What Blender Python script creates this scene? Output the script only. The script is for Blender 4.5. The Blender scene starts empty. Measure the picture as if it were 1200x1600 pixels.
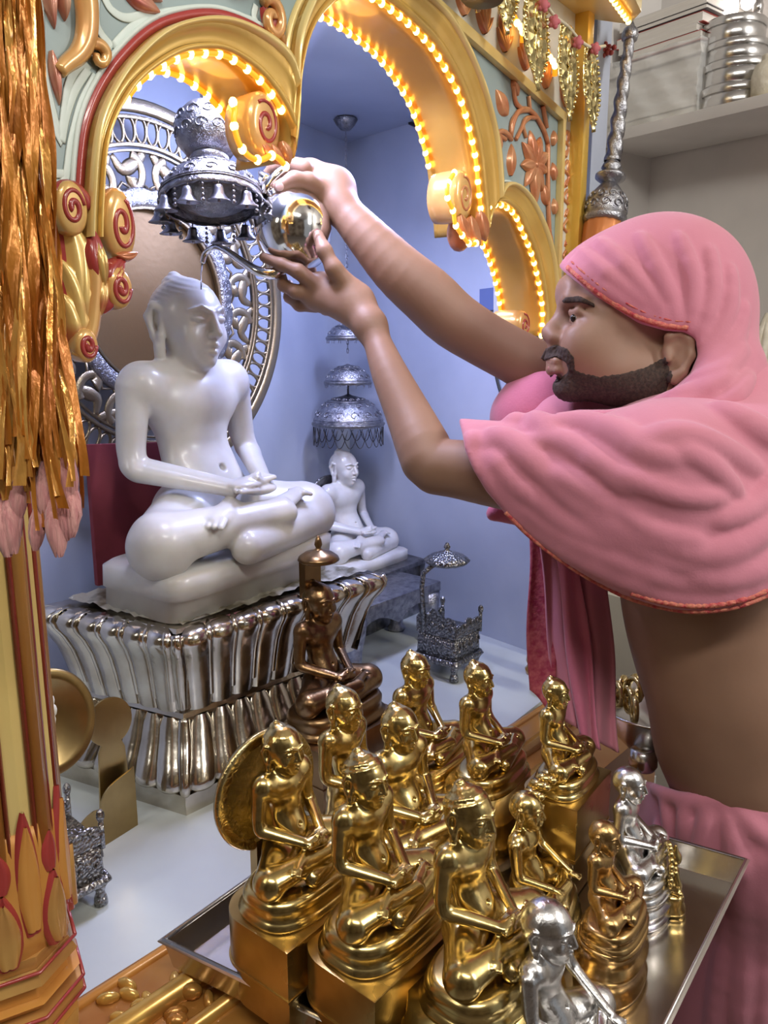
import bpy, bmesh, math, random
import numpy as np
from mathutils import Vector, Matrix
random.seed(7); RNG = np.random.RandomState(11)
SC = bpy.context.scene
COL = SC.collection
# ------------------------------------------------------------------ camera
FPX = 1250.0
PITCH = math.atan(260 / FPX)
CAM = np.array([0.0, 0.0, 1.5])
CP, SP = math.cos(PITCH), math.sin(PITCH)
RT, FW, UP = np.array([1., 0, 0]), np.array([0, CP, -SP]), np.array([0, SP, CP])
cd = bpy.data.cameras.new('camera'); cam = bpy.data.objects.new('camera', cd); COL.objects.link(cam)
cam.location = CAM; cam.rotation_euler = (math.pi / 2 - PITCH, 0, 0)
cd.sensor_fit = 'HORIZONTAL'; cd.sensor_width = 36; cd.lens = 36 * FPX / 1200; cd.clip_start = 0.02
SC.camera = cam
# ------------------------------------------------------------------ world, lights, exposure
vs = SC.view_settings
vs.view_transform = 'Standard'; vs.look = 'None'; vs.gamma = 1.0; vs.use_curve_mapping = False; vs.exposure = 0.0
w = bpy.data.worlds.new('world'); SC.world = w; w.use_nodes = True
w.node_tree.nodes['Background'].inputs[0].default_value = (.80, .82, .85, 1)
w.node_tree.nodes['Background'].inputs[1].default_value = .32
def area(name, loc, target, size, size_y, power, color):
    l = bpy.data.lights.new(name, 'AREA'); l.shape = 'RECTANGLE'; l.size = size; l.size_y = size_y
    l.energy = power; l.color = color
    o = bpy.data.objects.new(name, l); COL.objects.link(o); o.location = loc
    d = Vector(target) - Vector(loc); o.rotation_euler = d.to_track_quat('-Z', 'Y').to_euler()
    return o
area('ceiling_tube_light', (.15, -.35, 2.75), (.25, .9, .9), 1.3, .18, 21, (1.0, .96, .89))
area('ceiling_tube_light', (1.75, .2, 2.6), (.9, 1.9, 1.6), .2, 1.2, 31, (1.0, .97, .92))
area('ceiling_tube_light', (-1.3, -.2, 2.5), (.0, .8, .8), .2, 1.1, 6, (1.0, .95, .86))
area('niche_light', (.06, 1.60, 1.93), (-.42, 1.45, 1.15), .30, .10, 8.5, (.50, .57, 1.0))
area('niche_light', (-.22, 1.22, 2.0), (.02, 1.24, 1.5), .22, .08, 9.0, (.68, .68, 1.0))

# ------------------------------------------------------------------ coordinates
def W(px, py, t):
    return CAM + t * (FW + RT * ((px - 600) / FPX) + UP * ((800 - py) / FPX))
def ray(px, py):
    return FW + RT * ((px - 600) / FPX) + UP * ((800 - py) / FPX)
def PZ(px, py, z):
    d = ray(px, py); return CAM + d * ((z - CAM[2]) / d[2])
def VP(x, y, yv=None, z=None):       # point on vertical line through (x, y) seen at image row yv
    c = (800 - yv) / FPX             # solve z
    # cam coords: f = y*CP - (z-1.5)*SP ; u = y*SP + (z-1.5)*CP ; u = c f
    dz = (c * y * CP - y * SP) / (CP + c * SP)
    return np.array([x, y, 1.5 + dz])
PA, PB = np.array([-.36, .70]), np.array([.29, 1.56])
PU = (PB - PA) / np.linalg.norm(PB - PA); PU3 = np.array([PU[0], PU[1], 0.]); PN3 = np.array([PU[1], -PU[0], 0.])  # PN3 points to the viewer side
def PP(px, py, h=0.0):               # point on the arch wall, h metres in front of it
    d = ray(px, py); o = np.array([PA[0], PA[1], 0]) + PN3 * h
    t = ((o - CAM) @ PN3) / (d @ PN3)
    return CAM + d * t
def smooth_line(pts, n=60, closed=False):
    P = np.array(pts, float); m = len(P)
    if closed: Q = np.vstack([P[-1], P, P[0], P[1]])
    else: Q = np.vstack([2 * P[0] - P[1], P, 2 * P[-1] - P[-2]])
    segs = m if closed else m - 1; out = []
    for i in range(segs):
        a, b, c, d = Q[i], Q[i + 1], Q[i + 2], Q[i + 3]
        for t in np.linspace(0, 1, 12, endpoint=False):
            out.append(.5 * ((2 * b) + (-a + c) * t + (2 * a - 5 * b + 4 * c - d) * t * t + (-a + 3 * b - 3 * c + d) * t ** 3))
    if not closed: out.append(P[-1])
    out = np.array(out)
    if closed: out = np.vstack([out, out[0]])
    L = np.r_[0, np.cumsum(np.linalg.norm(np.diff(out, axis=0), axis=1))]
    s = np.linspace(0, L[-1], n)
    return np.stack([np.interp(s, L, out[:, k]) for k in range(out.shape[1])], 1)

# ------------------------------------------------------------------ materials
def mat(name, color, rough=.5, metal=0., bump=0., bscale=60., col2=None, cscale=8., spec=None, emit=None, estr=0., sss=0., coat=0., alpha=1., trans=0., bdist=.004, btype='noise', cmin=.35, cmax=.65, stretch=None, sheen=0., detail=4., rvar=0.):
    m = bpy.data.materials.new(name); m.use_nodes = True; nt = m.node_tree; N = nt.nodes; L = nt.links
    b = N['Principled BSDF']; b.inputs['Base Color'].default_value = (*color, 1)
    b.inputs['Roughness'].default_value = rough; b.inputs['Metallic'].default_value = metal
    if spec is not None: b.inputs['Specular IOR Level'].default_value = spec
    if emit: b.inputs['Emission Color'].default_value = (*emit, 1); b.inputs['Emission Strength'].default_value = estr
    if sss: b.inputs['Subsurface Weight'].default_value = sss; b.inputs['Subsurface Radius'].default_value = (.02, .008, .004); b.inputs['Subsurface Scale'].default_value = .5
    if coat: b.inputs['Coat Weight'].default_value = coat; b.inputs['Coat Roughness'].default_value = .08
    if sheen: b.inputs['Sheen Weight'].default_value = sheen
    if trans: b.inputs['Transmission Weight'].default_value = trans
    b.inputs['Alpha'].default_value = alpha
    tc = N.new('ShaderNodeTexCoord'); vec = tc.outputs['Object']
    if stretch:
        mp = N.new('ShaderNodeMapping'); mp.inputs['Scale'].default_value = stretch; L.new(vec, mp.inputs['Vector']); vec = mp.outputs['Vector']
    if col2 is not None:
        n = N.new('ShaderNodeTexNoise'); n.inputs['Scale'].default_value = cscale; n.inputs['Detail'].default_value = detail; L.new(vec, n.inputs['Vector'])
        r = N.new('ShaderNodeValToRGB'); r.color_ramp.elements[0].position = cmin; r.color_ramp.elements[1].position = cmax
        r.color_ramp.elements[0].color = (*color, 1); r.color_ramp.elements[1].color = (*col2, 1)
        L.new(n.outputs['Fac'], r.inputs['Fac']); L.new(r.outputs['Color'], b.inputs['Base Color'])
    if rvar:
        n = N.new('ShaderNodeTexNoise'); n.inputs['Scale'].default_value = cscale * 1.7; L.new(vec, n.inputs['Vector'])
        mr = N.new('ShaderNodeMapRange'); mr.inputs['To Min'].default_value = max(.03, rough - rvar); mr.inputs['To Max'].default_value = rough + rvar
        L.new(n.outputs['Fac'], mr.inputs['Value']); L.new(mr.outputs['Result'], b.inputs['Roughness'])
    if bump:
        if btype == 'noise': t = N.new('ShaderNodeTexNoise'); t.inputs['Detail'].default_value = detail; out = 'Fac'
        elif btype == 'voronoi': t = N.new('ShaderNodeTexVoronoi'); out = 'Distance'
        elif btype == 'edge': t = N.new('ShaderNodeTexVoronoi'); t.feature = 'SMOOTH_F1'; out = 'Distance'
        elif btype == 'magic': t = N.new('ShaderNodeTexNoise'); t.inputs['Detail'].default_value = 1; t.inputs['Distortion'].default_value = 2.5; out = 'Fac'
        else: t = N.new('ShaderNodeTexWave'); t.inputs['Distortion'].default_value = 1.; out = 'Fac'
        t.inputs['Scale'].default_value = bscale; L.new(vec, t.inputs['Vector'])
        bp = N.new('ShaderNodeBump'); bp.inputs['Strength'].default_value = bump; bp.inputs['Distance'].default_value = bdist
        L.new(t.outputs[out], bp.inputs['Height']); L.new(bp.outputs['Normal'], b.inputs['Normal'])
    return m
M = {}
M['gold'] = mat('polished_gold', (.68, .52, .22), .23, 1., bump=.03, bscale=30, rvar=.03, col2=(.54, .40, .15), cscale=14, detail=2.)
M['gold_disc'] = mat('engraved_gold_disc', (.62, .50, .24), .26, 1., bump=.6, bscale=90, btype='magic', bdist=.0012, col2=(.50, .38, .16), cscale=16)
M['gold_block'] = mat('brushed_gold', (.52, .37, .15), .30, 1., bump=.12, bscale=30, rvar=.08, col2=(.38, .26, .10), cscale=14)
M['gold_copper'] = mat('copper_gold', (.56, .37, .15), .27, 1., bump=.12, bscale=45, col2=(.46, .29, .12), cscale=12)
M['bronze'] = mat('dull_bronze', (.27, .17, .085), .30, 1., bump=.1, bscale=40, col2=(.20, .12, .06), cscale=16)
M['brass_sheet'] = mat('brass_sheet', (.47, .34, .15), .34, 1., col2=(.33, .23, .10), cscale=12, rvar=.08, bump=.05, bscale=20)
M['brass_orn'] = mat('ornate_brass', (.40, .33, .22), .36, 1., bump=.4, bscale=150, btype='magic', bdist=.001, col2=(.36, .30, .21), cscale=30)
M['brass_old'] = mat('antique_brass', (.20, .13, .065), .45, .8, bump=.3, bscale=80, bdist=.001)
M['silver'] = mat('polished_silver', (.66, .62, .55), .19, 1., bump=.3, bscale=34, rvar=.08, col2=(.46, .41, .34), cscale=14, bdist=.003)
M['silver_body'] = mat('silver_figure', (.80, .79, .78), .25, 1., bump=.1, bscale=60, col2=(.66, .65, .64), cscale=20)
M['silver_hair'] = mat('silver_hair', (.60, .60, .64), .32, 1., bump=.8, bscale=420)
M['silver_eng'] = mat('engraved_silver', (.46, .46, .48), .34, 1., bump=1., bscale=170, btype='magic', bdist=.0012, col2=(.24, .24, .27), cscale=70)
M['silver_dark'] = mat('tarnished_silver', (.34, .33, .33), .34, 1., bump=1., bscale=170, btype='magic', bdist=.0012, col2=(.17, .17, .17), cscale=60)
M['steel'] = mat('stainless_steel', (.62, .61, .60), .24, 1., bump=.06, bscale=12, rvar=.08)
M['steel_tray'] = mat('tray_steel', (.66, .62, .57), .22, 1., bump=.08, bscale=9, col2=(.55, .51, .46), cscale=6, rvar=.07)
M['pitcher'] = mat('bright_silver', (.86, .85, .84), .11, 1., bump=.10, bscale=14)
M['marble_white'] = mat('white_marble', (.66, .655, .64), .30, 0, col2=(.56, .54, .52), cscale=6, sss=.12, bump=.03, bscale=30, coat=.15)
M['marble_floor'] = mat('floor_marble', (.60, .65, .62), .22, 0, col2=(.52, .55, .54), cscale=4, detail=8, coat=.2)
M['marble_niche'] = mat('niche_marble', (.53, .57, .67), .38, 0, col2=(.33, .37, .47), cscale=2.2, detail=9, cmin=.3, cmax=.75, bump=.05, bscale=10)
M['plaster'] = mat('grey_plaster', (.66, .63, .60), .7, 0, col2=(.53, .51, .49), cscale=3)
M['plaster_cream'] = mat('cream_plaster', (.62, .60, .52), .6, 0, col2=(.55, .52, .44), cscale=4)
M['room_paint'] = mat('room_paint', (.42, .36, .28), .7, 0, col2=(.12, .08, .05), cscale=1.6)
M['room_floor'] = mat('room_floor', (.20, .17, .15), .4, 0)
M['arch_gold'] = mat('gold_paint', (.70, .46, .12), .30, .35, col2=(.60, .36, .08), cscale=9, coat=.3, bump=.06, bscale=25)
M['arch_cream'] = mat('cream_gold_paint', (.78, .62, .26), .30, .2, col2=(.72, .52, .18), cscale=7, coat=.4)
M['soffit'] = mat('soffit_gold', (.62, .38, .09), .30, .4, col2=(.52, .30, .06), cscale=6, coat=.3)
M['arch_grey'] = mat('grey_green_paint', (.31, .39, .39), .38, 0, col2=(.24, .32, .32), cscale=6, coat=.15)
M['arch_pale'] = mat('pale_outline_paint', (.60, .68, .63), .4, 0)
M['maroon'] = mat('maroon_paint', (.36, .045, .04), .28, 0, coat=.4)
M['orange_red'] = mat('copper_red_paint', (.50, .17, .07), .30, .25, col2=(.62, .30, .14), cscale=26, coat=.3)
M['carve'] = mat('gold_red_carving', (.74, .50, .16), .27, .3, col2=(.42, .07, .03), cscale=17, coat=.4, cmin=.5, cmax=.66, detail=2)
M['carve_pink'] = mat('pink_gold_carving', (.62, .36, .22), .3, .3, col2=(.45, .10, .08), cscale=22, coat=.4)
M['white_paint'] = mat('white_paint', (.62, .62, .56), .45, 0)
M['pillar_cream'] = mat('pillar_cream', (.72, .56, .22), .30, 0, col2=(.66, .47, .15), cscale=5, coat=.3)
M['pillar_orange'] = mat('pillar_orange', (.68, .34, .08), .32, .1, col2=(.58, .24, .05), cscale=8, coat=.3)
M['pillar_gold'] = mat('pillar_gold', (.66, .40, .12), .32, .3, coat=.3, col2=(.48, .2, .06), cscale=9)
M['sill'] = mat('orange_gold_wood', (.42, .20, .045), .3, .25, col2=(.30, .11, .02), cscale=7, coat=.3)
M['sill_gold'] = mat('sill_gold', (.68, .42, .10), .26, .5, col2=(.46, .2, .04), cscale=15, coat=.3)
M['led'] = mat('amber_led', (1, .65, .1), .4, 0, emit=(1., .62, .17), estr=7.)
M['led_tube'] = mat('amber_rope', (.9, .42, .03), .35, 0, emit=(1., .38, .02), estr=.9)
M['skin'] = mat('skin', (.29, .168, .112), .56, 0, col2=(.25, .14, .092), cscale=9, sss=.12, bump=.04, bscale=130)
M['hair'] = mat('black_hair', (.026, .017, .013), .85, 0, col2=(.060, .036, .026), cscale=300, bump=.8, bscale=700, bdist=.001)
M['lips'] = mat('lips', (.30, .12, .10), .45, 0)
M['eye'] = mat('eye_white', (.34, .29, .27), .2, 0)
M['iris'] = mat('iris', (.015, .010, .008), .15, 0)
M['nail'] = mat('nail', (.50, .33, .28), .3, 0)
M['pink'] = mat('pink_cotton', (.56, .21, .275), .9, 0, col2=(.51, .18, .245), cscale=5, sheen=.25, bump=.25, bscale=380, bdist=.001)
M['pink_dark'] = mat('rose_cotton', (.52, .13, .22), .85, 0, col2=(.62, .2, .3), cscale=6, sheen=.3, bump=.2, bscale=300)
M['maroon_cloth'] = mat('maroon_border', (.33, .03, .07), .8, 0, col2=(.50, .12, .14), cscale=120, bump=.3, bscale=200)
M['trim'] = mat('orange_trim', (.62, .22, .14), .7, 0, col2=(.45, .04, .06), cscale=160, bump=.5, bscale=300)
M['red_cloth'] = mat('dark_red_cloth', (.16, .02, .03), .8, 0, col2=(.22, .03, .05), cscale=12)
M['ribbon'] = mat('orange_ribbon', (.58, .21, .025), .26, .45, col2=(.80, .46, .12), cscale=30, bump=.8, bscale=90, coat=.5, stretch=(1, 1, .3))
M['ribbon_dark'] = mat('deep_orange_ribbon', (.36, .10, .012), .32, .35, col2=(.55, .22, .03), cscale=24, bump=.7, bscale=80, stretch=(1, 1, .3))
M['petal_pink'] = mat('pink_floss', (.62, .31, .28), .85, 0, col2=(.50, .20, .20), cscale=90, bump=.9, bscale=160, bdist=.002, stretch=(3, 3, .25), sheen=.3)
M['foil'] = mat('crumpled_foil', (.58, .56, .48), .35, .35, col2=(.20, .18, .12), cscale=26, bump=1., bscale=45, cmin=.45, cmax=.6)
M['glass_blue'] = mat('blue_panel', (.12, .16, .34), .25, 0)
M['plastic'] = mat('clear_plastic', (.92, .93, .92), .13, 0, alpha=.34, bump=1., bscale=14, bdist=.008)
M['paper'] = mat('paper_pages', (.70, .67, .62), .6, 0, col2=(.60, .57, .52), cscale=120, stretch=(.1, .1, 6))
M['book_red'] = mat('red_book_cover', (.42, .06, .05), .5, 0)
M['book_dark'] = mat('dark_book_cover', (.05, .045, .05), .5, 0)
M['foil_gold'] = mat('gold_foil', (.83, .70, .33), .27, 1., bump=1., bscale=70, btype='voronoi', col2=(.70, .57, .25), cscale=30)
M['bead_pink'] = mat('pink_flower', (.50, .13, .15), .7, 0)
M['string'] = mat('pale_string', (.60, .55, .40), .7, 0)
M['lamp_white'] = mat('lit_bulb', (1, 1, 1), .4, 0, emit=(1., .86, .78), estr=5.)
M['dark_metal'] = mat('dark_metal', (.07, .065, .065), .4, .8)
M['wire'] = mat('black_wire', (.02, .02, .02), .5, 0)
M['flower_white'] = mat('white_jasmine', (.75, .75, .70), .7, 0)
M['black_paint'] = mat('painted_black', (.03, .03, .03), .5, 0)
M['yellow_pole'] = mat('yellow_gold_lacquer', (.75, .47, .08), .25, .3, coat=.4)
M['white_hair'] = mat('white_whisk_hair', (.66, .62, .52), .8, 0, col2=(.5, .45, .35), cscale=40, bump=.5, bscale=120)
M['whisk_red'] = mat('copper_whisk_grip', (.60, .22, .07), .35, .4, bump=.5, bscale=30, coat=.2)

# ------------------------------------------------------------------ objects
def setp(o, label=None, cat=None, group=None, kind=None):
    if label: o['label'] = label
    if cat: o['category'] = cat
    if group: o['group'] = group
    if kind: o['kind'] = kind
    return o
LOCALS = set()       # things whose parts are modelled about their own origin
def thing(name, label, cat, loc=(0, 0, 0), rz=0, group=None, sc=1., local=False):
    o = bpy.data.objects.new(name, None); COL.objects.link(o)
    if local: LOCALS.add(o.name); o.empty_display_size = .02
    o.location = tuple(float(v) for v in loc); o.rotation_euler = (0, 0, rz); o.scale = (sc, sc, sc)
    return setp(o, label, cat, group)
def link_mesh(name, me, material, parent=None, label=None):
    o = bpy.data.objects.new(name, me); COL.objects.link(o)
    if material is not None: me.materials.append(M[material] if isinstance(material, str) else material)
    if parent is not None: o.parent = parent
    if label: o['label'] = label
    return o
def mesh_from(name, V, F, smooth=True):
    me = bpy.data.meshes.new(name)
    me.from_pydata([tuple(map(float, v)) for v in V], [], [tuple(int(i) for i in f) for f in F]); me.update()
    if smooth: me.polygons.foreach_set('use_smooth', [True] * len(me.polygons))
    return me
class MB:
    def __init__(s): s.V = []; s.F = []; s.n = 0; s.sm = []
    def add(s, V, F, smooth=True):
        b = s.n
        for v in V: s.V.append((float(v[0]), float(v[1]), float(v[2])))
        for f in F: s.F.append(tuple(int(i) + b for i in f)); s.sm.append(smooth)
        s.n += len(V); return s
    def tube(s, pts, r, seg=8, caps=True, flat=1., nrm=None):
        P = np.array(pts, float); n = len(P); R = np.broadcast_to(np.asarray(r, float), (n,)) if np.ndim(r) == 0 else np.interp(np.linspace(0, 1, n), np.linspace(0, 1, len(r)), r)
        T = np.gradient(P, axis=0); T /= np.linalg.norm(T, axis=1)[:, None] + 1e-12
        ref = np.array(nrm, float) if nrm is not None else (np.array([0, 0, 1.]) if abs(T[0][2]) < .9 else np.array([1., 0, 0]))
        V = []; prev = ref
        for i in range(n):
            a = np.cross(T[i], prev); 
            if np.linalg.norm(a) < 1e-6: a = np.cross(T[i], [.3, .5, .8])
            a /= np.linalg.norm(a); b = np.cross(a, T[i]); prev = b if nrm is None else ref
            for k in range(seg):
                an = 2 * math.pi * k / seg
                V.append(P[i] + R[i] * (math.cos(an) * a + math.sin(an) * b * flat))
        F = [(i * seg + k, i * seg + (k + 1) % seg, (i + 1) * seg + (k + 1) % seg, (i + 1) * seg + k) for i in range(n - 1) for k in range(seg)]
        if caps: F += [tuple(range(seg))[::-1], tuple((n - 1) * seg + k for k in range(seg))]
        return s.add(V, F)
    def lathe(s, prof, c, axis=(0, 0, 1), seg=32, lobes=0, lobe_a=0., sx=1., sy=1.):
        ax = np.array(axis, float); ax /= np.linalg.norm(ax)
        a = np.cross(ax, [0, 0, 1.]) if abs(ax[2]) < .9 else np.cross(ax, [0, 1., 0]); a /= np.linalg.norm(a); b = np.cross(ax, a); V = []
        for (r, z) in prof:
            for k in range(seg):
                t = 2 * math.pi * k / seg; rr = r * (1 + lobe_a * abs(math.cos(lobes * t / 2)) if lobes else 1)
                V.append(np.array(c) + ax * z + rr * (sx * math.cos(t) * a + sy * math.sin(t) * b))
        n = len(prof)
        F = [(i * seg + k, i * seg + (k + 1) % seg, (i + 1) * seg + (k + 1) % seg, (i + 1) * seg + k) for i in range(n - 1) for k in range(seg)]
        F += [tuple(range(seg))[::-1], tuple((n - 1) * seg + k for k in range(seg))]
        return s.add(V, F)
    def ball(s, c, r, seg=14, rings=9, R=None):
        r = np.broadcast_to(np.asarray(r, float), (3,)); V = []
        for i in range(rings + 1):
            ph = math.pi * i / rings
            for k in range(seg):
                t = 2 * math.pi * k / seg; v = np.array([math.sin(ph) * math.cos(t), math.sin(ph) * math.sin(t), math.cos(ph)]) * r
                V.append(np.array(c) + (R @ v if R is not None else v))
        F = [(i * seg + k, (i + 1) * seg + k, (i + 1) * seg + (k + 1) % seg, i * seg + (k + 1) % seg) for i in range(rings) for k in range(seg)]
        return s.add(V, F)
    def prism(s, poly, z0, z1, smooth=False):      # vertical prism from 2-D footprint
        n = len(poly); V = [(p[0], p[1], z0) for p in poly] + [(p[0], p[1], z1) for p in poly]
        F = [(i, (i + 1) % n, n + (i + 1) % n, n + i) for i in range(n)] + [tuple(range(n))[::-1], tuple(range(n, 2 * n))]
        return s.add(V, F, smooth)
    def slab(s, P, d, smooth=False):               # polygon of 3-D points extruded by vector d
        P = [np.array(p, float) for p in P]; n = len(P); d = np.array(d, float)
        V = P + [p + d for p in P]
        F = [(i, (i + 1) % n, n + (i + 1) % n, n + i) for i in range(n)] + [tuple(range(n))[::-1], tuple(range(n, 2 * n))]
        return s.add(V, F, smooth)
    def grid(s, G, closed_u=False):                # G[i][j] points
        G = np.array(G, float); n, m = G.shape[:2]
        F = [(i * m + j, (i + 1) * m + j, (i + 1) * m + j + 1, i * m + j + 1) for i in range(n - 1) for j in range(m - 1)]
        if closed_u: F += [((n - 1) * m + j, j, j + 1, (n - 1) * m + j + 1) for j in range(m - 1)]
        return s.add(G.reshape(-1, 3), F)
    def build(s, name, material, parent=None, label=None, bevel=0., solid=0.):
        V = s.V
        if parent is not None and parent.name not in LOCALS:
            L = parent.location
            V = [(v[0] - L[0], v[1] - L[1], v[2] - L[2]) for v in V]
        me = bpy.data.meshes.new(name); me.from_pydata(V, [], s.F); me.update()
        me.polygons.foreach_set('use_smooth', s.sm)
        bm = bmesh.new(); bm.from_mesh(me); bmesh.ops.recalc_face_normals(bm, faces=bm.faces[:])
        if bevel:
            es = [e for e in bm.edges if len(e.link_faces) == 2 and e.calc_face_angle(0) > .7]
            bmesh.ops.bevel(bm, geom=es, offset=bevel, segments=2, profile=.7, affect='EDGES')
            for f in bm.faces: f.smooth = True
        bm.to_mesh(me); bm.free()
        o = link_mesh(name, me, material, parent, label)
        if solid:
            md = o.modifiers.new('solid', 'SOLIDIFY'); md.thickness = solid; md.offset = 0
        if bevel: me.set_sharp_from_angle(angle=.6)
        return o
def dup(root, loc, rz=None, label=None, group=None, sc=None):
    r = root.copy(); COL.objects.link(r); r.location = tuple(float(v) for v in loc)
    if rz is not None: r.rotation_euler = (0, 0, rz)
    if sc: r.scale = (sc, sc, sc)
    if label: r['label'] = label
    if group: r['group'] = group
    for ch in list(root.children):
        c = ch.copy(); COL.objects.link(c); c.parent = r
        for g in list(ch.children):
            d = g.copy(); COL.objects.link(d); d.parent = c
    return r
def struct(name, mb, material, **k):
    o = mb.build(name, material, **k); o['kind'] = 'structure'; return o
def boxpts(c, h, rz=0):
    c = np.array(c, float); ca, sa = math.cos(rz), math.sin(rz)
    return [c[:2] + np.array([ca * x - sa * y, sa * x + ca * y]) for x, y in ((-h[0], -h[1]), (h[0], -h[1]), (h[0], h[1]), (-h[0], h[1]))]

# ------------------------------------------------------------------ signed-distance sculpting, meshed by surface nets
class SDF:
    def __init__(s): s.P = []
    def _add(s, fn, c, R, k, op): s.P.append((fn, np.array(c, float), R, k, op)); return s
    def ell(s, c, r, k=.01, op='u', R=None):
        c = np.array(c, float); r = np.array(r, float) * np.ones(3)
        def fn(P):
            q = P - c
            if R is not None: q = q @ R
            k0 = np.linalg.norm(q / r, axis=1); k1 = np.linalg.norm(q / (r * r), axis=1) + 1e-9
            return k0 * (k0 - 1) / k1
        return s._add(fn, c, r.max(), k, op)
    def cone(s, a, b, ra, rb, k=.01, op='u', flat=None):
        a = np.array(a, float); b = np.array(b, float); ab = b - a; L2 = ab @ ab + 1e-12
        def fn(P):
            q = P - a; t = np.clip(q @ ab / L2, 0, 1); d = q - t[:, None] * ab
            if flat is not None:
                w = flat[0]; dw = d @ w; d = d + (dw * (flat[1] - 1))[:, None] * w
            return np.linalg.norm(d, axis=1) - (ra + (rb - ra) * t)
        return s._add(fn, (a + b) / 2, np.linalg.norm(ab) / 2 + max(ra, rb), k, op)
    def chain(s, pts, rs, k=.01, op='u', flat=None):
        rs = np.interp(np.linspace(0, 1, len(pts)), np.linspace(0, 1, len(rs)), rs) if np.ndim(rs) else [rs] * len(pts)
        for i in range(len(pts) - 1): s.cone(pts[i], pts[i + 1], rs[i], rs[i + 1], k, op, flat)
        return s
    def box(s, c, h, r=.005, k=.005, op='u', R=None):
        c = np.array(c, float); h = np.array(h, float) - r
        def fn(P):
            q = P - c
            if R is not None: q = q @ R
            q = np.abs(q) - h
            return np.linalg.norm(np.maximum(q, 0), axis=1) + np.minimum(q.max(1), 0) - r
        return s._add(fn, c, np.linalg.norm(h) + r, k, op)
    def fn(s, f, c, R, k, op): return s._add(f, c, R, k, op)
    def eval(s, P, cc=None, cr=None):
        d = np.full(len(P), 10.)
        for fn, c, R, k, op in s.P:
            if cc is not None and R < 50 and np.linalg.norm(c - cc) - R - cr > (k + .02 if op in 'us' else .02): continue
            if op == 'u':
                e = fn(P); h = np.maximum(k - np.abs(d - e), 0) / k; d = np.minimum(d, e) - h * h * k * .25
            elif op == 's':
                e = -fn(P); h = np.maximum(k - np.abs(d - e), 0) / k; d = np.maximum(d, e) + h * h * k * .25
            elif op == 'i':
                e = fn(P); h = np.maximum(k - np.abs(d - e), 0) / k; d = np.maximum(d, e) + h * h * k * .25
            elif op == 'd': d = d + fn(P)
        return d
    def bounds(s):
        lo = np.min([c - R for f, c, R, k, op in s.P if op == 'u'], 0); hi = np.max([c + R for f, c, R, k, op in s.P if op == 'u'], 0)
        return lo, hi
    def mesh(s, name, vox, lo=None, hi=None):
        blo, bhi = s.bounds()
        lo = (blo if lo is None else np.array(lo, float)) - 2 * vox; hi = (bhi if hi is None else np.array(hi, float)) + 2 * vox
        B = 16; nb = np.ceil((hi - lo) / (vox * B)).astype(int); ST = 1 << 20
        verts = {}; keysL = []; posL = []; quads = []
        g = np.stack(np.meshgrid(*[np.arange(-1, B + 1)] * 3, indexing='ij'), -1)   # cells -1..B-1, corners -1..B
        gs = np.array(g.shape[:3]); G = g.reshape(-1, 3)
        cr = vox * (B + 2) * .5 * 1.733
        U = [(c, R, k) for f, c, R, k, op in s.P if op == 'u']; UC = np.array([u[0] for u in U]); UR = np.array([u[1] + u[2] + .012 for u in U])
        for bi in range(nb[0]):
            for bj in range(nb[1]):
                for bk in range(nb[2]):
                    base = np.array([bi, bj, bk]) * B; cc = lo + (base + (B - 1) / 2) * vox
                    if not np.any(np.linalg.norm(UC - cc, axis=1) - UR < cr): continue
                    d0 = s.eval(cc[None, :], cc, cr)[0]
                    if abs(d0) > cr * 2.2: continue
                    D = s.eval(lo + (G + base) * vox, cc, cr).reshape(gs)
                    if D.min() > 0 or D.max() < 0: continue
                    n = B + 1                                            # cells per axis
                    S = D < 0; acc = np.zeros((n, n, n, 3)); cnt = np.zeros((n, n, n))
                    for ax in range(3):
                        o1, o2 = [a for a in range(3) if a != ax]
                        for u in (0, 1):
                            for v in (0, 1):
                                sl = [None] * 3; sl[ax] = slice(0, n); sl[o1] = slice(u, n + u); sl[o2] = slice(v, n + v)
                                sh = list(sl); sh[ax] = slice(1, n + 1)
                                a = D[tuple(sl)]; b = D[tuple(sh)]; m = (a < 0) != (b < 0)
                                t = np.where(m, a / np.where(m, a - b, 1), 0)
                                p = np.zeros((n, n, n, 3)); p[..., ax] = t; p[..., o1] = u; p[..., o2] = v
                                acc += p * m[..., None]; cnt += m
                    act = cnt > 0; idx = np.argwhere(act)
                    if len(idx) == 0: continue
                    pos = acc[act] / cnt[act][:, None]; cell = idx - 1 + base
                    keysL.append(((cell[:, 0] + 4) * ST + (cell[:, 1] + 4)) * ST + cell[:, 2] + 4); posL.append(lo + (cell + pos) * vox)
                    for ax in range(3):
                        o1, o2 = (ax + 1) % 3, (ax + 2) % 3
                        sl = [slice(1, B + 1)] * 3; sh = list(sl); sh[ax] = slice(2, B + 2)
                        a = S[tuple(sl)]; b = S[tuple(sh)]; m = np.argwhere(a != b)
                        if len(m) == 0: continue
                        fl = a[tuple(m.T)]; gc = m + base; ks = []
                        for (u, v) in ((0, 0), (-1, 0), (-1, -1), (0, -1)):
                            c2 = gc.copy(); c2[:, o1] += u; c2[:, o2] += v
                            ks.append(((c2[:, 0] + 4) * ST + (c2[:, 1] + 4)) * ST + c2[:, 2] + 4)
                        q = np.stack(ks, 1); q[~fl] = q[~fl][:, ::-1]; quads.append(q)
        K = np.concatenate(keysL); Pn = np.concatenate(posL); Ku, ix = np.unique(K, return_index=True); Pn = Pn[ix]
        Q = np.concatenate(quads); I = np.searchsorted(Ku, Q); I = np.clip(I, 0, len(Ku) - 1); ok = (Ku[I] == Q).all(1); I = I[ok]
        a, b, c_ = Pn[I[:, 0]], Pn[I[:, 1]], Pn[I[:, 2]]
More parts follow.
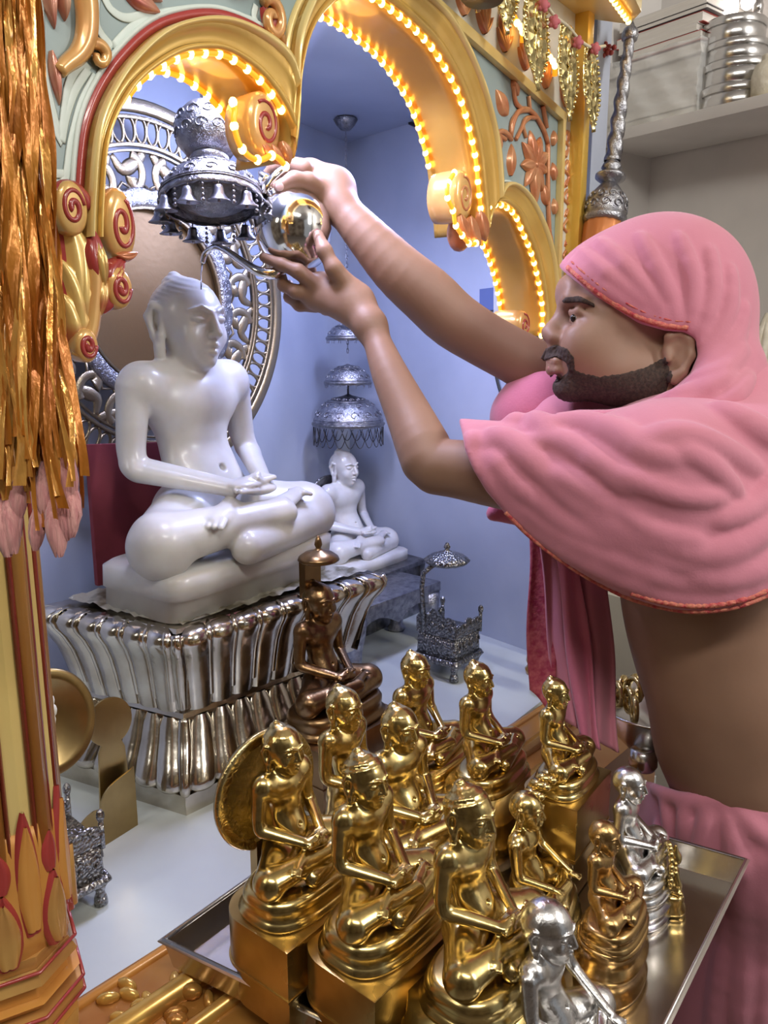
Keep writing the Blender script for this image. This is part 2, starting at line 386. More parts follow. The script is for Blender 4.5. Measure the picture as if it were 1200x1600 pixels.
        if (a * np.cross(b, c_)).sum() < 0: I = I[:, ::-1]
        me = bpy.data.meshes.new(name); me.vertices.add(len(Pn)); me.vertices.foreach_set('co', Pn.astype(np.float32).ravel())
        me.loops.add(len(I) * 4); me.loops.foreach_set('vertex_index', I.astype(np.int32).ravel())
        me.polygons.add(len(I)); me.polygons.foreach_set('loop_start', np.arange(0, len(I) * 4, 4, dtype=np.int32))
        me.update(calc_edges=True); me.validate(); me.polygons.foreach_set('use_smooth', [True] * len(me.polygons))
        return me
    def part(s, name, vox, material, parent=None, label=None, **k):
        me = s.mesh(name, vox, **k)
        if parent is not None and parent.name not in LOCALS:
            me.transform(Matrix.Translation(-parent.location))
        return link_mesh(name, me, material, parent, label)
    def hit(s, px, py, t0=.6, t1=2., n=500):
        ts = np.linspace(t0, t1, n); P = CAM + ts[:, None] * ray(px, py); d = s.eval(P); i = np.argmax(d < 0)
        return (P[i], ts[i]) if d[i] < 0 else (None, None)
def poly_sd(P2, poly):               # signed distance (2-D), negative inside
    poly = np.array(poly, float); n = len(poly); d = np.full(len(P2), 1e9); s = np.ones(len(P2))
    for i in range(n):
        a = poly[i]; b = poly[i - 1]; e = b - a; w_ = P2 - a
        t = np.clip((w_ @ e) / (e @ e), 0, 1); q = w_ - t[:, None] * e; d = np.minimum(d, (q * q).sum(1))
        c1 = P2[:, 1] >= a[1]; c2 = P2[:, 1] < b[1]; c3 = e[0] * w_[:, 1] > e[1] * w_[:, 0]
        flip = (c1 & c2 & c3) | (~c1 & ~c2 & ~c3); s = np.where(flip, -s, s)
    return s * np.sqrt(d)
def to_px(P):
    q = P - CAM; f = q @ FW; return np.stack([600 + FPX * (q @ RT) / f, 800 - FPX * (q @ UP) / f], 1), f
# ================================================================== THE SETTING
ZP = .78          # marble platform
ZS = .825         # sill
def bx(c, h, rz=0, smooth=False):
    mb = MB(); mb.prism(boxpts(c, h, rz), c[2] - h[2], c[2] + h[2]); return mb
struct('floor', bx((0.2, .6, -.02), (2.4, 2.6, .02)), 'room_floor')
# niche corner and walls
NC = np.array([-.10, 2.33]); NB = NC + 1.75 * np.array([-.480, -.877]); NR = NC + .76 * np.array([.616, -.788])
NR = np.array([.42, 1.735])
ZN = 2.04
def wall(name, a, b, z0, z1, th, m, side=1):
    a = np.array(a, float); b = np.array(b, float); d = (b - a) / np.linalg.norm(b - a); n = np.array([d[1], -d[0]]) * side * th
    return struct(name, MB().prism([a, b, b + n, a + n], z0, z1), m)
wall('wall_back', NC, NB, ZP - .02, 2.9, .05, 'marble_niche', 1)
wall('wall_right', NC, NR, ZP - .02, 2.9, .05, 'marble_niche', -1)
pl = [NC + (.0, .0), NR + (-.004, -.004), (PB + PU * .05), PA - PU * .6, NB]
struct('trim_platform', MB().prism([NC + (0, .04), (.46, 1.76), PB + PU * .16 + PN3[:2] * .04, PA - PU * .35 + PN3[:2] * .04, NB], .70, ZP), 'marble_floor')
struct('ceiling', MB().prism([NC + (0, .04), (.42, 1.77), PB + PU * .05, PA - PU * .6, NB], ZN, ZN + .04), 'marble_niche')
# platform front and sill
s0 = np.array(PZ(150, 1540, ZS)[:2]); s1 = np.array(PZ(870, 1085, ZS)[:2]); sd = (s1 - s0) / np.linalg.norm(s1 - s0); sn = np.array([sd[1], -sd[0]])
struct('trim_platform_front', MB().prism([s0 - sd * .6 + sn * .0, s1 + sd * .05 + sn * .0, s1 + sd * .05 + sn * .19, s0 - sd * .6 + sn * .19], .0, .70), 'marble_floor')
t = thing('wooden_sill', 'orange and gold painted carved wooden sill under the steel tray', 'sill')
mb = MB(); mb.prism([s0 - sd * .5, s1 + sd * .02, s1 + sd * .02 + sn * .2, s0 - sd * .5 + sn * .2], .70, ZS); mb.build('sill_board', 'sill', t, bevel=.004)
def sill_line(off, z, r, m, nm, n=2):
    mb = MB(); a = s0 - sd * .3 + sn * off; b = s1 + sn * off
    mb.tube([(a[0], a[1], z), (b[0], b[1], z)], r, 10); return mb.build(nm, m, t)
sill_line(.075, ZS + .002, .014, 'sill_gold', 'moulding')
sill_line(.125, ZS + .001, .009, 'sill_gold', 'moulding')
sill_line(.012, ZS, .006, 'pillar_orange', 'moulding')
mb = MB()
for i in range(16):       # carved leaf lumps at the near end of the sill
    a = s0 + sd * (-.10 + i * .032) + sn * (.10 + .012 * math.sin(i * 2.1))
    mb.ball((a[0], a[1], ZS + .006), (.012, .009, .009), 10, 6)
rr = np.random.RandomState(12)
for i in range(60):
    a = s0 + sd * (-.16 + .34 * rr.rand()) + sn * (.025 + .09 * rr.rand()); an = rr.rand() * 3
    mb.ball((a[0], a[1], ZS + .002), (.013, .006, .008), 10, 6, np.array([[math.cos(an), -math.sin(an), 0], [math.sin(an), math.cos(an), 0], [0, 0, 1.]]))
mb.build('leaf_carving', 'sill_gold', t)

# room to the right: cream return wall, shelf recess, counter
RD = np.array([.616, -.788]); RNR = np.array([.788, .616])
e0 = np.array([.51, 2.15])                        # left end of the shelf edge (behind the arch wall)
w0 = e0 + RNR * .23
wall('wall_east', w0 - RD * .03, w0 + RD * 3.4, 0, 2.9, .06, 'plaster', -1)
wall('wall_end', w0, e0, 0, 2.9, .03, 'plaster', -1)
wall('wall_return', e0, np.array([.43, 1.80]), 0, 2.9, .03, 'plaster', -1)
sh_z = 1.985
mb = MB(); mb.prism([e0, e0 + RD * 1.7, e0 + RD * 1.7 + RNR * .225, e0 + RNR * .225], sh_z, sh_z + .026)
sh = mb.build('wall_shelf', 'plaster', bevel=.004); setp(sh, 'long pale wall shelf carrying books and steel tins', 'shelf')
mb = MB(); mb.prism([e0 - RNR * .02, e0 + RD * 1.6 - RNR * .02, e0 + RD * 1.6 + RNR * .225, e0 + RNR * .225], .0, .86)
mb2 = mb.build('trim_counter', 'plaster_cream'); mb2['kind'] = 'structure'
# room behind the camera (reflected in the metal)
wall('wall_front', (-2.0, -1.9), (2.5, -1.9), 0, 2.9, .06, 'room_paint', 1)
wall('wall_left', (-2.0, 1.2), (-2.0, -1.9), 0, 2.9, .06, 'room_paint', 1)
struct('ceiling_room', MB().prism([(-2.0, -1.9), (2.5, -1.9), (2.5, 2.9), (-2.0, 2.9)], 2.9, 2.94), 'plaster')

# ================================================================== CARVED ARCH
TH = .085
FE = [(150, 372), (151, 330), (153, 290), (155, 255), (160, 222), (172, 188), (188, 158), (207, 132), (240, 106), (278, 87), (312, 82), (346, 86), (378, 105), (404, 128), (428, 160), (444, 190), (452, 218), (449, 252)]
FM = [(449, 252), (453, 225), (455, 190), (455, 160), (457, 130), (463, 92), (474, 58), (492, 28), (515, 5), (545, -9), (572, -6), (592, 4), (625, 29), (650, 52), (671, 75), (692, 108), (708, 137), (721, 171), (731, 208), (740, 250), (744, 292), (748, 330), (750, 365)]
FR = [(750, 365), (756, 335), (766, 319), (782, 320), (800, 335), (812, 362), (825, 392), (835, 429), (842, 467), (844, 496), (842, 525)]
lobes = [smooth_line([PP(*q) for q in L], n) for L, n in ((FE, 46), (FM, 60), (FR, 34))]
front_edge = np.vstack([lobes[0], lobes[1][1:], lobes[2][1:]])
def outer(L): return [PP(*q) for q in L]
OE = smooth_line(outer([(124, 372), (125, 330), (128, 290), (131, 250), (138, 200), (154, 155), (178, 114), (202, 85), (226, 62), (252, 45), (282, 35), (312, 30), (342, 31), (372, 40), (400, 53), (424, 70), (440, 90), (448, 118)]), 46)
OM = smooth_line(outer([(448, 118), (449, 80), (455, 45), (468, 10), (490, -28), (520, -55), (550, -65), (585, -56), (625, -32), (662, 0), (693, 32), (721, 83), (742, 133), (758, 187), (766, 225), (770, 262), (772, 300)]), 60)
OR = smooth_line(outer([(772, 300), (780, 287), (796, 288), (817, 308), (837, 346), (850, 383), (858, 425), (862, 479), (863, 525)]), 34)
arch = thing('carved_arch', 'painted and gilded carved wooden arch with three lobes round the niche opening', 'arch', (PA[0], PA[1], ZS))
# ground panel
jamb = [PP(850, 535), PP(876, 540), PP(884, 560), PP(884, 1046)]
op = list(front_edge[::1]) + jamb
lb = [PP(832 + 60, 1046), PP(893, 700), PP(896, 400), PP(900, 150), PP(905, -260), PP(200, -700), PP(-120, -900), PP(-120, 500), PP(60, 560), PP(110, 540), PP(140, 470)]
poly = op + lb
mb = MB()
def tess(mb, P3, d):
    from mathutils.geometry import delaunay_2d_cdt
    n = len(P3); p2 = [Vector(((p - P3[0]) @ PU3, p[2])) for p in P3]
    r = delaunay_2d_cdt(p2, [(i, (i + 1) % n) for i in range(n)], [list(range(n))], 1, 1e-6)
    V = [P3[0] * (1, 1, 0) + PU3 * v[0] + np.array([0, 0, v[1]]) for v in r[0]]
    mb.add(V, r[2], False); mb.add([v + d for v in V], [f[::-1] for f in r[2]], False)
    mb.add([tuple(p) for p in P3] + [tuple(np.array(p) + d) for p in P3], [(i, (i + 1) % n, n + (i + 1) % n, n + i) for i in range(n)], False)
tess(mb, poly, -PN3 * TH)
mb.build('panel', 'arch_grey', arch)
def band(A, B, prof, name, m, h0=0., smooth=True):   # prof = [(u, h)...] strip between curves A and B with relief h
    G = [[A[i] * (1 - u) + B[i] * u + PN3 * (h + h0) for u, h in prof] for i in range(len(A))]
    mb = MB(); mb.grid(G); return mb.build(name, m, arch)
prof_mould = [(0, -.002), (.0, .012), (.10, .018), (.30, .012), (.52, .008), (.70, .010), (.86, .020), (.96, .020), (1.0, .012), (1.0, -.002)]
for nm, A, B in (('left_moulding', OE, lobes[0]), ('main_moulding', OM, lobes[1]), ('right_moulding', OR, lobes[2])):
    band(A, B, [(u, h) for u, h in prof_mould if u <= .72] , 'lobe_moulding', 'arch_gold')
    band(A, B, [(0, -.001), (0, .016), (.05, .021), (.13, .021), (.18, .014)], 'moulding_rim', 'arch_cream', .001)
    band(A, B, [(.70, .006), (.74, .014), (.86, .016), (.97, .012), (1., .004), (1., -.003)], 'opening_lip', 'arch_gold')
# maroon line outside the left lobe
def offs(A, d):
    T = np.gradient(A, axis=0); T /= np.linalg.norm(T, axis=1)[:, None]; N_ = np.cross(T, PN3); return A + N_ * d
ctr = PP(310, 220)
sgn = 1 if (offs(OE, .01)[20] - ctr) @ (OE[20] - ctr) > (OE[20] - ctr) @ (OE[20] - ctr) else -1
G1 = offs(OE, sgn * .0005); G2 = offs(OE, sgn * .0085); G3 = offs(OE, sgn * .013)
band(G2, G1, [(0, -.001), (0, .005), (1, .005), (1, -.001)], 'painted_line', 'maroon')
band(G3, G2, [(0, -.001), (0, .0035), (1, .0035), (1, -.001)], 'painted_line', 'arch_pale')
c2 = PP(600, 200)
G1 = offs(OM, sgn * .0005); G2 = offs(OM, sgn * .007)
band(G2, G1, [(0, -.001), (0, .006), (1, .006), (1, -.001)], 'painted_line', 'arch_cream')
G1 = offs(OR, sgn * .0005); G2 = offs(OR, sgn * .004)
band(G2, G1, [(0, -.001), (0, .006), (1, .006), (1, -.001)], 'painted_line', 'arch_pale')
# soffit (thickness of the opening), slightly inside the hole
for L in lobes:
    G = [[p + PN3 * h - 0 * p for h in (.004, -.02, -.04, -.06, -TH + .006, -TH - .004)] for p in L]
    mb = MB(); mb.grid(G); o = mb.build('soffit', 'soffit', arch); md = o.modifiers.new('s', 'SOLIDIFY'); md.thickness = .003; md.offset = 0

# --- relief helpers on the wall
def leaf(mb, a, b, wd, hgt=.010, bend=0., n=14, m=7, base=0., ridge=.35, tipw=0.):
    A = PP(*a); B = PP(*b); d = B - A; L = np.linalg.norm(d); d /= L; s_ = np.cross(d, PN3); wd = wd * L; G = []
    for i in range(n + 1):
        u = i / n; w_ = wd * (math.sin(math.pi * min(1, u * .96 + .04)) ** .8) * (1 - .35 * u) * 1.15 + tipw; c = A + d * L * u + s_ * bend * L * math.sin(math.pi * u)
        row = []
        for j in range(m + 1):
            v = -1 + 2 * j / m; h = hgt * (1 - v * v) ** .6 * (math.sin(math.pi * min(1, .12 + u * .86)) ** .6) - ridge * hgt * math.exp(-(v / .22) ** 2) * math.sin(math.pi * u)
            row.append(c + s_ * v * w_ + PN3 * (max(h, 0) + base))
        G.append(row)
    mb.grid(G); return mb
def vine(mb, pts, r, h=.003, n=26, taper=(1, 1)):
    P = smooth_line([PP(*q, h) for q in pts], n); mb.tube(P, [r * taper[0], r, r * taper[1]], 8); return mb
def volute(mb, c, r0, turns, r, rot=0., h=.006, dirn=1, sq=1., lift=.0, off=0.):
    C = PP(*c) + PN3 * off; th = np.linspace(0, turns * 2 * math.pi, int(22 * turns)); X = PU3; Zv = np.array([0, 0, 1.])
    P = [C + (r0 * (1 - .82 * q / th[-1])) * (math.cos(rot + dirn * q) * X * sq + math.sin(rot + dirn * q) * Zv) + PN3 * (h + lift * q / th[-1]) for q in th]
    mb.tube(P, [r, r, r * .7], 8); return mb
def dome(mb, c, rx, rz, h, off=0., rot=0.):
    C = PP(*c) + PN3 * off; R = np.stack([PU3 * math.cos(rot) + np.array([0, 0, math.sin(rot)]), -PU3 * math.sin(rot) + np.array([0, 0, math.cos(rot)]), PN3], 1)
    mb.ball(C, (rx, rz, h), 18, 10, R); return mb

# volutes on the cusps -------------------------------------------------
def scroll(px, py, rx, rz, depth0, depth1, name='scroll', inner='maroon', dirn=1, rot=0., turns=1.6, m='carve_plain'):
    mb = MB(); C = PP(px, py) ; R = np.stack([PU3, np.array([0, 0, 1.]), PN3], 1)
    prof = []
    for i, (f, dd) in enumerate(((.0, 1.), (.55, 1.), (.86, .96), (.98, .86), (1., .7), (1., .3), (.97, .06), (.8, 0), (0, 0))):
        prof.append((f, depth0 + (depth1 - depth0) * dd))
    V = []; seg = 26
    for f, dz in prof:
        for k in range(seg):
            a = 2 * math.pi * k / seg; V.append(C + PU3 * rx * f * math.cos(a) + np.array([0, 0, 1.]) * rz * f * math.sin(a) + PN3 * dz)
    n = len(prof); mb.add(V, [(i * seg + k, i * seg + (k + 1) % seg, (i + 1) * seg + (k + 1) % seg, (i + 1) * seg + k) for i in range(n - 1) for k in range(seg)])
    o = mb.build(name, m, arch)
    v = MB(); th = np.linspace(0, turns * 2 * math.pi, 40)
    P = [C + PU3 * rx * .72 * (1 - .86 * q / th[-1]) * math.cos(rot + dirn * q) + np.array([0, 0, 1.]) * rz * .72 * (1 - .86 * q / th[-1]) * math.sin(rot + dirn * q) + PN3 * (depth1 - .001) for q in th]
    v.tube(P, [.0022, .003, .0035], 7); b = v.build('spiral_groove', inner); 
    b.data.transform(Matrix.Translation(-o.location) if o.parent is None else Matrix.Translation(-Vector(arch.location))); b.parent = o
    return o
M['carve_plain'] = mat('scroll_gold', (.78, .50, .17), .25, .25, col2=(.66, .34, .12), cscale=12, coat=.45)
scroll(188, 352, .0185, .036, -.04, .004, dirn=-1, rot=1.2)
scroll(407, 196, .026, .036, -.035, .010, dirn=-1, rot=2.2)
scroll(463, 178, .020, .034, -.07, -.02, dirn=1, rot=.4)
scroll(724, 306, .028, .040, -.055, .004, dirn=-1, rot=1.8, inner='orange_red')
scroll(818, 508, .024, .028, -.06, .004, dirn=-1, rot=1.8)
# cusp leaves under the scrolls
mb = MB(); leaf(mb, (432, 222), (447, 258), .34, .012, 0, base=.004); leaf(mb, (415, 226), (440, 258), .28, .010, .1, base=.004); leaf(mb, (398, 218), (428, 248), .25, .010, .1, base=.002)
mb.build('cusp_leaf', 'orange_red', arch)
mb = MB(); leaf(mb, (742, 330), (754, 378), .32, .014, 0, base=.004); leaf(mb, (729, 338), (748, 384), .30, .012, .1, base=.002); leaf(mb, (716, 336), (738, 378), .28, .01, .1, base=.0)
dome(mb, (742, 362), .022, .03, .02, -.03)
mb.build('cusp_leaf', 'orange_red', arch)
# left bracket: stack of carved leaves
for nm, items, m in (
    ('bracket_leaf', [((120, 520), (95, 330), .20, .014, .12), ((128, 530), (118, 360), .17, .016, .05), ((118, 545), (84, 400), .20, .016, .16), ((116, 560), (88, 455), .26, .016, .14), ((142, 470), (160, 415), .3, .012, 0)], 'carve'),
    ('bracket_leaf', [((146, 450), (134, 352), .24, .022, -.05), ((158, 470), (188, 400), .26, .02, -.12), ((150, 490), (178, 440), .34, .018, -.1)], 'maroon'),
    ('bracket_leaf', [((148, 450), (139, 368), .13, .026, -.05), ((160, 462), (184, 412), .14, .024, -.12), ((140, 500), (150, 420), .14, .022, .0)], 'carve')):
    for it in items:
        mb = MB(); leaf(mb, it[0], it[1], it[2], it[3], it[4], base=.003); mb.build(nm, m, arch)
        if m == 'carve': mb = MB(); leaf(mb, it[0], (it[1][0], it[1][1] - 5), it[2] * 1.45, it[3] * .72, it[4], base=-.001, ridge=0); mb.build('leaf_border', 'maroon', arch)
mb = MB(); vine(mb, [(122, 560), (140, 520), (146, 480), (148, 440), (146, 400)], .008, .012); mb.build('bracket_stem', 'carve_plain', arch)
scroll(96, 328, .016, .024, .0, .020, dirn=1, rot=0.2, m='carve_plain')
mb = MB(); volute(mb, (96, 325), .021, 1.1, .007, 0., .010); mb.build('scroll_border', 'maroon', arch)
scroll(170, 452, .014, .020, -.01, .022, dirn=-1)
scroll(118, 540, .012, .016, .0, .022, dirn=-1)
mb = MB(); leaf(mb, (196, 396), (204, 440), .16, .006, .1, base=-.01); leaf(mb, (170, 400), (205, 395), .2, .008, .1, base=.01); mb.build('leaf_tip', 'orange_red', arch)
# upper-left carvings
mb = MB()
vine(mb, [(130, -30), (136, 20), (134, 60), (122, 85), (104, 100), (92, 112)], .0105, .006, taper=(1.1, .6))
vine(mb, [(126, 84), (140, 68), (156, 70), (166, 84), (162, 98), (152, 96), (150, 84)], .0058, .006, taper=(1, .6))
mb.build('gold_scrollwork', 'carve_plain', arch)
mb = MB(); leaf(mb, (80, -40), (84, 46), .16, .012, 0.1); leaf(mb, (90, -30), (100, 34), .2, .014, 0); mb.build('carved_leaf', 'carve_pink', arch)
mb = MB(); leaf(mb, (78, 80), (92, 165), .12, .009, 0); mb.build('carved_leaf', 'carve_pink', arch)
mb = MB(); leaf(mb, (190, -14), (250, 22), .22, .010, 0); leaf(mb, (200, -40), (252, 4), .25, .012, 0); mb.build('carved_leaf', 'carve_pink', arch)
mb = MB(); leaf(mb, (408, 10), (446, 84), .26, .010, 0); mb.build('carved_leaf', 'maroon', arch)
mb = MB(); volute(mb, (418, 34), .022, 1.3, .0065, 2.4, .008, -1, .8); leaf(mb, (424, 44), (440, 76), .2, .014, 0); mb.build('gold_scrollwork', 'carve_plain', arch)
mb = MB(); leaf(mb, (330, -30), (400, -12), .2, .010, 0); mb.build('carved_leaf', 'carve_pink', arch)
# pale painted outlines and darker panels of the ground
mb = MB()
for L in ([(62, -20), (64, 60), (70, 120), (84, 180), (94, 222), (98, 200), (108, 130), (128, 100), (140, 110)], [(96, 222), (104, 180), (118, 140), (138, 108)], [(70, 270), (100, 272)], [(72, 282), (100, 284), (112, 220), (128, 160), (150, 118)],
          [(152, -20), (150, 30), (158, 52), (176, 74)], [(176, 74), (205, 44), (238, 26), (270, 18), (330, 14), (395, 32)], [(160, -10), (175, 16), (200, 28), (240, 18)], [(400, 8), (398, 30), (420, 60), (440, 90)]):
    P = smooth_line([PP(*q, .0008) for q in L], 30); mb.tube(P, .0042, 8, flat=.12, nrm=PN3)
mb.build('painted_line', 'arch_pale', arch)
# right spandrel flowers
mb = MB()
for L, r in (([(738, 118), (748, 150), (758, 180), (772, 205), (790, 218)], .0042), ([(778, 240), (772, 215), (786, 205), (800, 218), (798, 210), (806, 180), (820, 170), (836, 180), (850, 205), (856, 225)], .0048), ([(798, 218), (800, 190), (812, 175), (828, 172)], .0042),
             ([(806, 218), (815, 200), (822, 185), (838, 184)], .004), ([(802, 135), (806, 160), (818, 172)], .0042), ([(856, 225), (856, 300), (858, 360), (862, 420)], .005), ([(828, 172), (826, 150)], .004), ([(848, 165), (854, 200)], .005), ([(822, 215), (818, 195), (828, 184)], .0035)):
    vine(mb, L, r * .95, .003)
mb.build('vine', 'orange_red', arch)
def bud(a, b, wd, h=.011, m='orange_red'):
    mb = MB(); leaf(mb, a, b, wd, h, 0); mb.build('flower_bud', m, arch)
for a, b, wd in (((742, 132), (738, 98), .33), ((790, 180), (774, 140), .36), ((776, 240), (776, 206), .3), ((796, 275), (798, 225), .26), ((806, 150), (798, 124), .3), ((862, 228), (864, 204), .3), ((864, 282), (862, 254), .3), ((852, 320), (846, 286), .34), ((864, 335), (864, 310), .3), ((846, 352), (832, 328), .38), ((858, 400), (852, 350), .24), ((768, 272), (772, 244), .5)):
    bud(a, b, wd)
fc = (832, 258)
mb = MB()
for k, (tx, ty) in enumerate(((826, 204), (842, 214), (854, 240), (852, 270), (846, 300), (834, 322), (818, 292), (812, 258), (814, 222))):
    leaf(mb, fc, (tx, ty), .24, .012, 0, base=.001 + .0004 * (k % 2))
dome(mb, fc, .008, .008, .012); mb.build('carved_flower', 'orange_red', arch)
# pale outline round vines
# top border: gold strip + lotus petals on white
def strip(px_a, px_b, w_, m, nm, h=.010, base=0.):
    A = PP(*px_a, base); B = PP(*px_b, base); d = (B - A) / np.linalg.norm(B - A); s_ = np.cross(d, PN3) * w_ / 2
    mb = MB(); mb.slab([A - s_, A + s_, B + s_, B - s_], PN3 * h); return mb.build(nm, m, arch, bevel=.002)
strip((560, -92), (877, 186), .016, 'arch_cream', 'border_strip', .012)
strip((874, 178), (864, 520), .012, 'arch_cream', 'border_strip', .012)
mb = MB(); mb.slab([PP(560, -104), PP(880, 178), PP(893, 182), PP(905, -200), PP(640, -420)], PN3 * .003); mb.build('border_ground', 'white_paint', arch)
mb = MB(); mb.slab([PP(878, 186), PP(894, 190), PP(890, 520), PP(867, 520)], PN3 * .003); mb.build('border_ground', 'white_paint', arch)
for i in range(11):
    u = i / 10.; cx, cy = 560 + 320 * u, -112 + 282 * u
    s_ = .034 + .0 * u
    C = PP(cx, cy); upv = np.array([0, 0, 1.])
    mb = MB()
    for k, (dx, L, wq) in enumerate(((0, .062, .0085), (-.34, .052, .008), (.34, .052, .008), (-.72, .038, .007), (.72, .038, .007))):
        d = PU3 * math.sin(dx) + upv * math.cos(dx); sd_ = np.cross(d, PN3); G = []
        for a in range(11):
            uu = a / 10; ww = wq * math.sin(math.pi * min(1, .1 + uu * .88)) ** .7
            G.append([C + upv * .004 + d * L * uu + sd_ * v * ww + PN3 * (.003 + .008 * (1 - v * v) ** .5 * (1 - .4 * uu)) for v in (-1, -.6, 0, .6, 1)])
        mb.grid(G)
    mb.build('lotus_petals', 'orange_red', arch)
mb = MB()
for i in range(7):
    y0 = 205 + i * 46; vine(mb, [(886, y0), (880, y0 + 12), (888, y0 + 24), (884, y0 + 40)], .0032, .004)
    leaf(mb, (884, y0 + 20), (888, y0 - 4), .3, .006, 0); leaf(mb, (886, y0 + 30), (878, y0 + 44), .3, .006, 0)
mb.build('border_vine', 'orange_red', arch)
# yellow lacquered post at the far edge of the arch
A = PP(902, 190, .01); 
t = thing('lacquered_post', 'glossy yellow gold post at the right edge of the carved arch', 'post', (A[0], A[1], ZS))
mb = MB(); mb.prism(boxpts((A[0], A[1]), (.014, .02), math.atan2(PU[1], PU[0])), ZS, 2.6); mb.build('shaft', 'yellow_pole', t, bevel=.005)
mb = MB(); mb.prism(boxpts((A[0] - .0, A[1]), (.019, .026), math.atan2(PU[1], PU[0])), ZS, ZS + .05); mb.build('foot', 'yellow_pole', t, bevel=.006)
# right jamb column with turned base
Jx = PP(830, 1046)
t = thing('gilded_column', 'slim gilded column with turned foot standing beside the hanging rose cloth', 'column', (Jx[0], Jx[1], ZS))
mb = MB(); mb.lathe([(.024, 0), (.026, .01), (.020, .018), (.024, .028), (.022, .045), (.013, .055), (.011, .07), (.010, .2), (.013, .22), (.010, .24), (.010, .60)], Jx + np.array([0, 0, ZS - Jx[2]]) + PN3 * .014, seg=20)
mb.build('shaft', 'sill_gold', t)

# ---- amber LED ropes
def led(P, label, step=.0185, r=.0049, h=0.):
    L = np.r_[0, np.cumsum(np.linalg.norm(np.diff(P, axis=0), axis=1))]; n = max(4, int(L[-1] / step))
    s_ = np.linspace(0, L[-1], n); Q = np.stack([np.interp(s_, L, P[:, k]) for k in range(3)], 1)
    t = thing('led_rope_light', label, 'string light', Q[0])
    mb = MB(); mb.tube(P, .0034, 7); mb.build('rope', 'led_tube', t)
    mb = MB(); mb.ball(Q[0], (r, r, r * 1.15), 8, 6); b0 = mb.build('bulb', 'led', t)
    for q in Q[1:]:
        b = b0.copy(); COL.objects.link(b); b.location = tuple(q - Q[0])
    
        b.parent = t
def off_in(L, h): return L + PN3 * h
vis = lobes[0][12:]
def pull(L, c, a): return L + (PP(*c) - L) * a
led(off_in(pull(lobes[0][14:-6], (310, 260), .012), .006), 'lit amber rope light along the front rim of the left arch lobe')
led(off_in(pull(lobes[0][16:-6], (310, 260), .03), -TH + .004), 'lit amber rope light along the back rim of the left arch lobe')
led(off_in(pull(lobes[1][24:-3], (580, 260), .012), .006), 'lit amber rope light along the front rim of the tall middle lobe')
led(off_in(pull(lobes[1][14:-9], (580, 260), .03), -TH + .004), 'lit amber rope light along the back rim of the tall middle lobe')
led(off_in(pull(lobes[2][4:], (780, 480), .012), .006), 'lit amber rope light along the front rim of the small right lobe')
led(off_in(pull(lobes[2][4:], (780, 480), .05), -TH + .004), 'lit amber rope light along the back rim of the small right lobe')
c1 = smooth_line([PP(*q, .016) for q in ((364, 160), (367, 172), (365, 190), (370, 215), (378, 232), (392, 246), (408, 250), (424, 243), (436, 248), (446, 260))], 40)
led(c1, 'lit amber rope light curling under the scroll of the left cusp')
c1 = smooth_line([PP(*q, .012) for q in ((710, 270), (700, 288), (699, 308), (708, 330), (712, 352), (724, 370), (735, 382), (744, 380))], 40)
led(c1, 'lit amber rope light curling under the scroll of the right cusp')
for (px, py, e) in ((720, 220, 1.6), (300, 110, .9), (830, 420, 1.0), (560, 20, .8)):      # glow of the ropes
    l = bpy.data.lights.new('rope_light_glow', 'POINT'); l.energy = e * .22; l.color = (1, .58, .14); l.shadow_soft_size = .05
    o = bpy.data.objects.new('rope_light_glow', l); COL.objects.link(o); o.location = tuple(PP(px, py, -.04) + (PP(600, 260) - PP(px, py)) * .10)

# ================================================================== PILLAR AND TASSEL (left)
c = np.array([-.360, .66]);
t = thing('painted_pillar', 'cream and orange fluted wooden pillar with carved lotus foot at left', 'pillar', (c[0], c[1], ZS))
def octa(r, rot=.12): return [c + r * np.array([math.cos(rot + k * math.pi / 4), math.sin(rot + k * math.pi / 4)]) for k in range(8)]
def ring(mb, z0, z1, r0, r1):
    a, b = octa(r0), octa(r1); V = [(p[0], p[1], z0) for p in a] + [(p[0], p[1], z1) for p in b]
    mb.add(V, [(i, (i + 1) % 8, 8 + (i + 1) % 8, 8 + i) for i in range(8)] + [tuple(range(8))[::-1], tuple(range(8, 16))], False)
mb = MB(); ring(mb, 1.07, 2.3, .0575, .0560); mb.build('shaft', 'pillar_cream', t)
for k in range(8):
    a = math.radians(-60 + 45 * k); d = np.array([math.cos(a), math.sin(a)]); s_ = np.array([-d[1], d[0]])
    mb = MB(); p = c + d * .052
    mb.tube([(p[0], p[1], 1.06), (p[0], p[1], 2.28)], .0095, 10); mb.build('flute_strip', 'pillar_orange', t)
    for q in (-1, 1):
        mb = MB(); p2 = c + d * .0555 + s_ * q * .0098; mb.tube([(p2[0], p2[1], 1.06), (p2[0], p2[1], 2.28)], .0022, 6); mb.build('red_line', 'maroon', t)
mb = MB(); mb.lathe([(.050, .955), (.056, .96), (.0595, .985), (.0600, 1.03), (.0585, 1.07), (.0575, 1.085)], (c[0], c[1], 0), seg=32); mb.build('lotus_cup', 'pillar_orange', t)
def curved_leaf(mb, ang, z0, z1, w_, r, h):     # upright petal on the cup
    G = []
    for i in range(13):
        u = i / 12; ww = w_ * math.sin(math.pi * min(1, .18 + u * .80)) ** .8; row = []
        for j in range(9):
            v = -1 + j / 4; aa = ang + v * ww / r; hh = h * (1 - v * v) ** .5 - .3 * h * math.exp(-(v / .2) ** 2)
            row.append((c[0] + (r + hh) * math.cos(aa), c[1] + (r + hh) * math.sin(aa), z0 + (z1 - z0) * u))
        G.append(row)
    mb.grid(G)
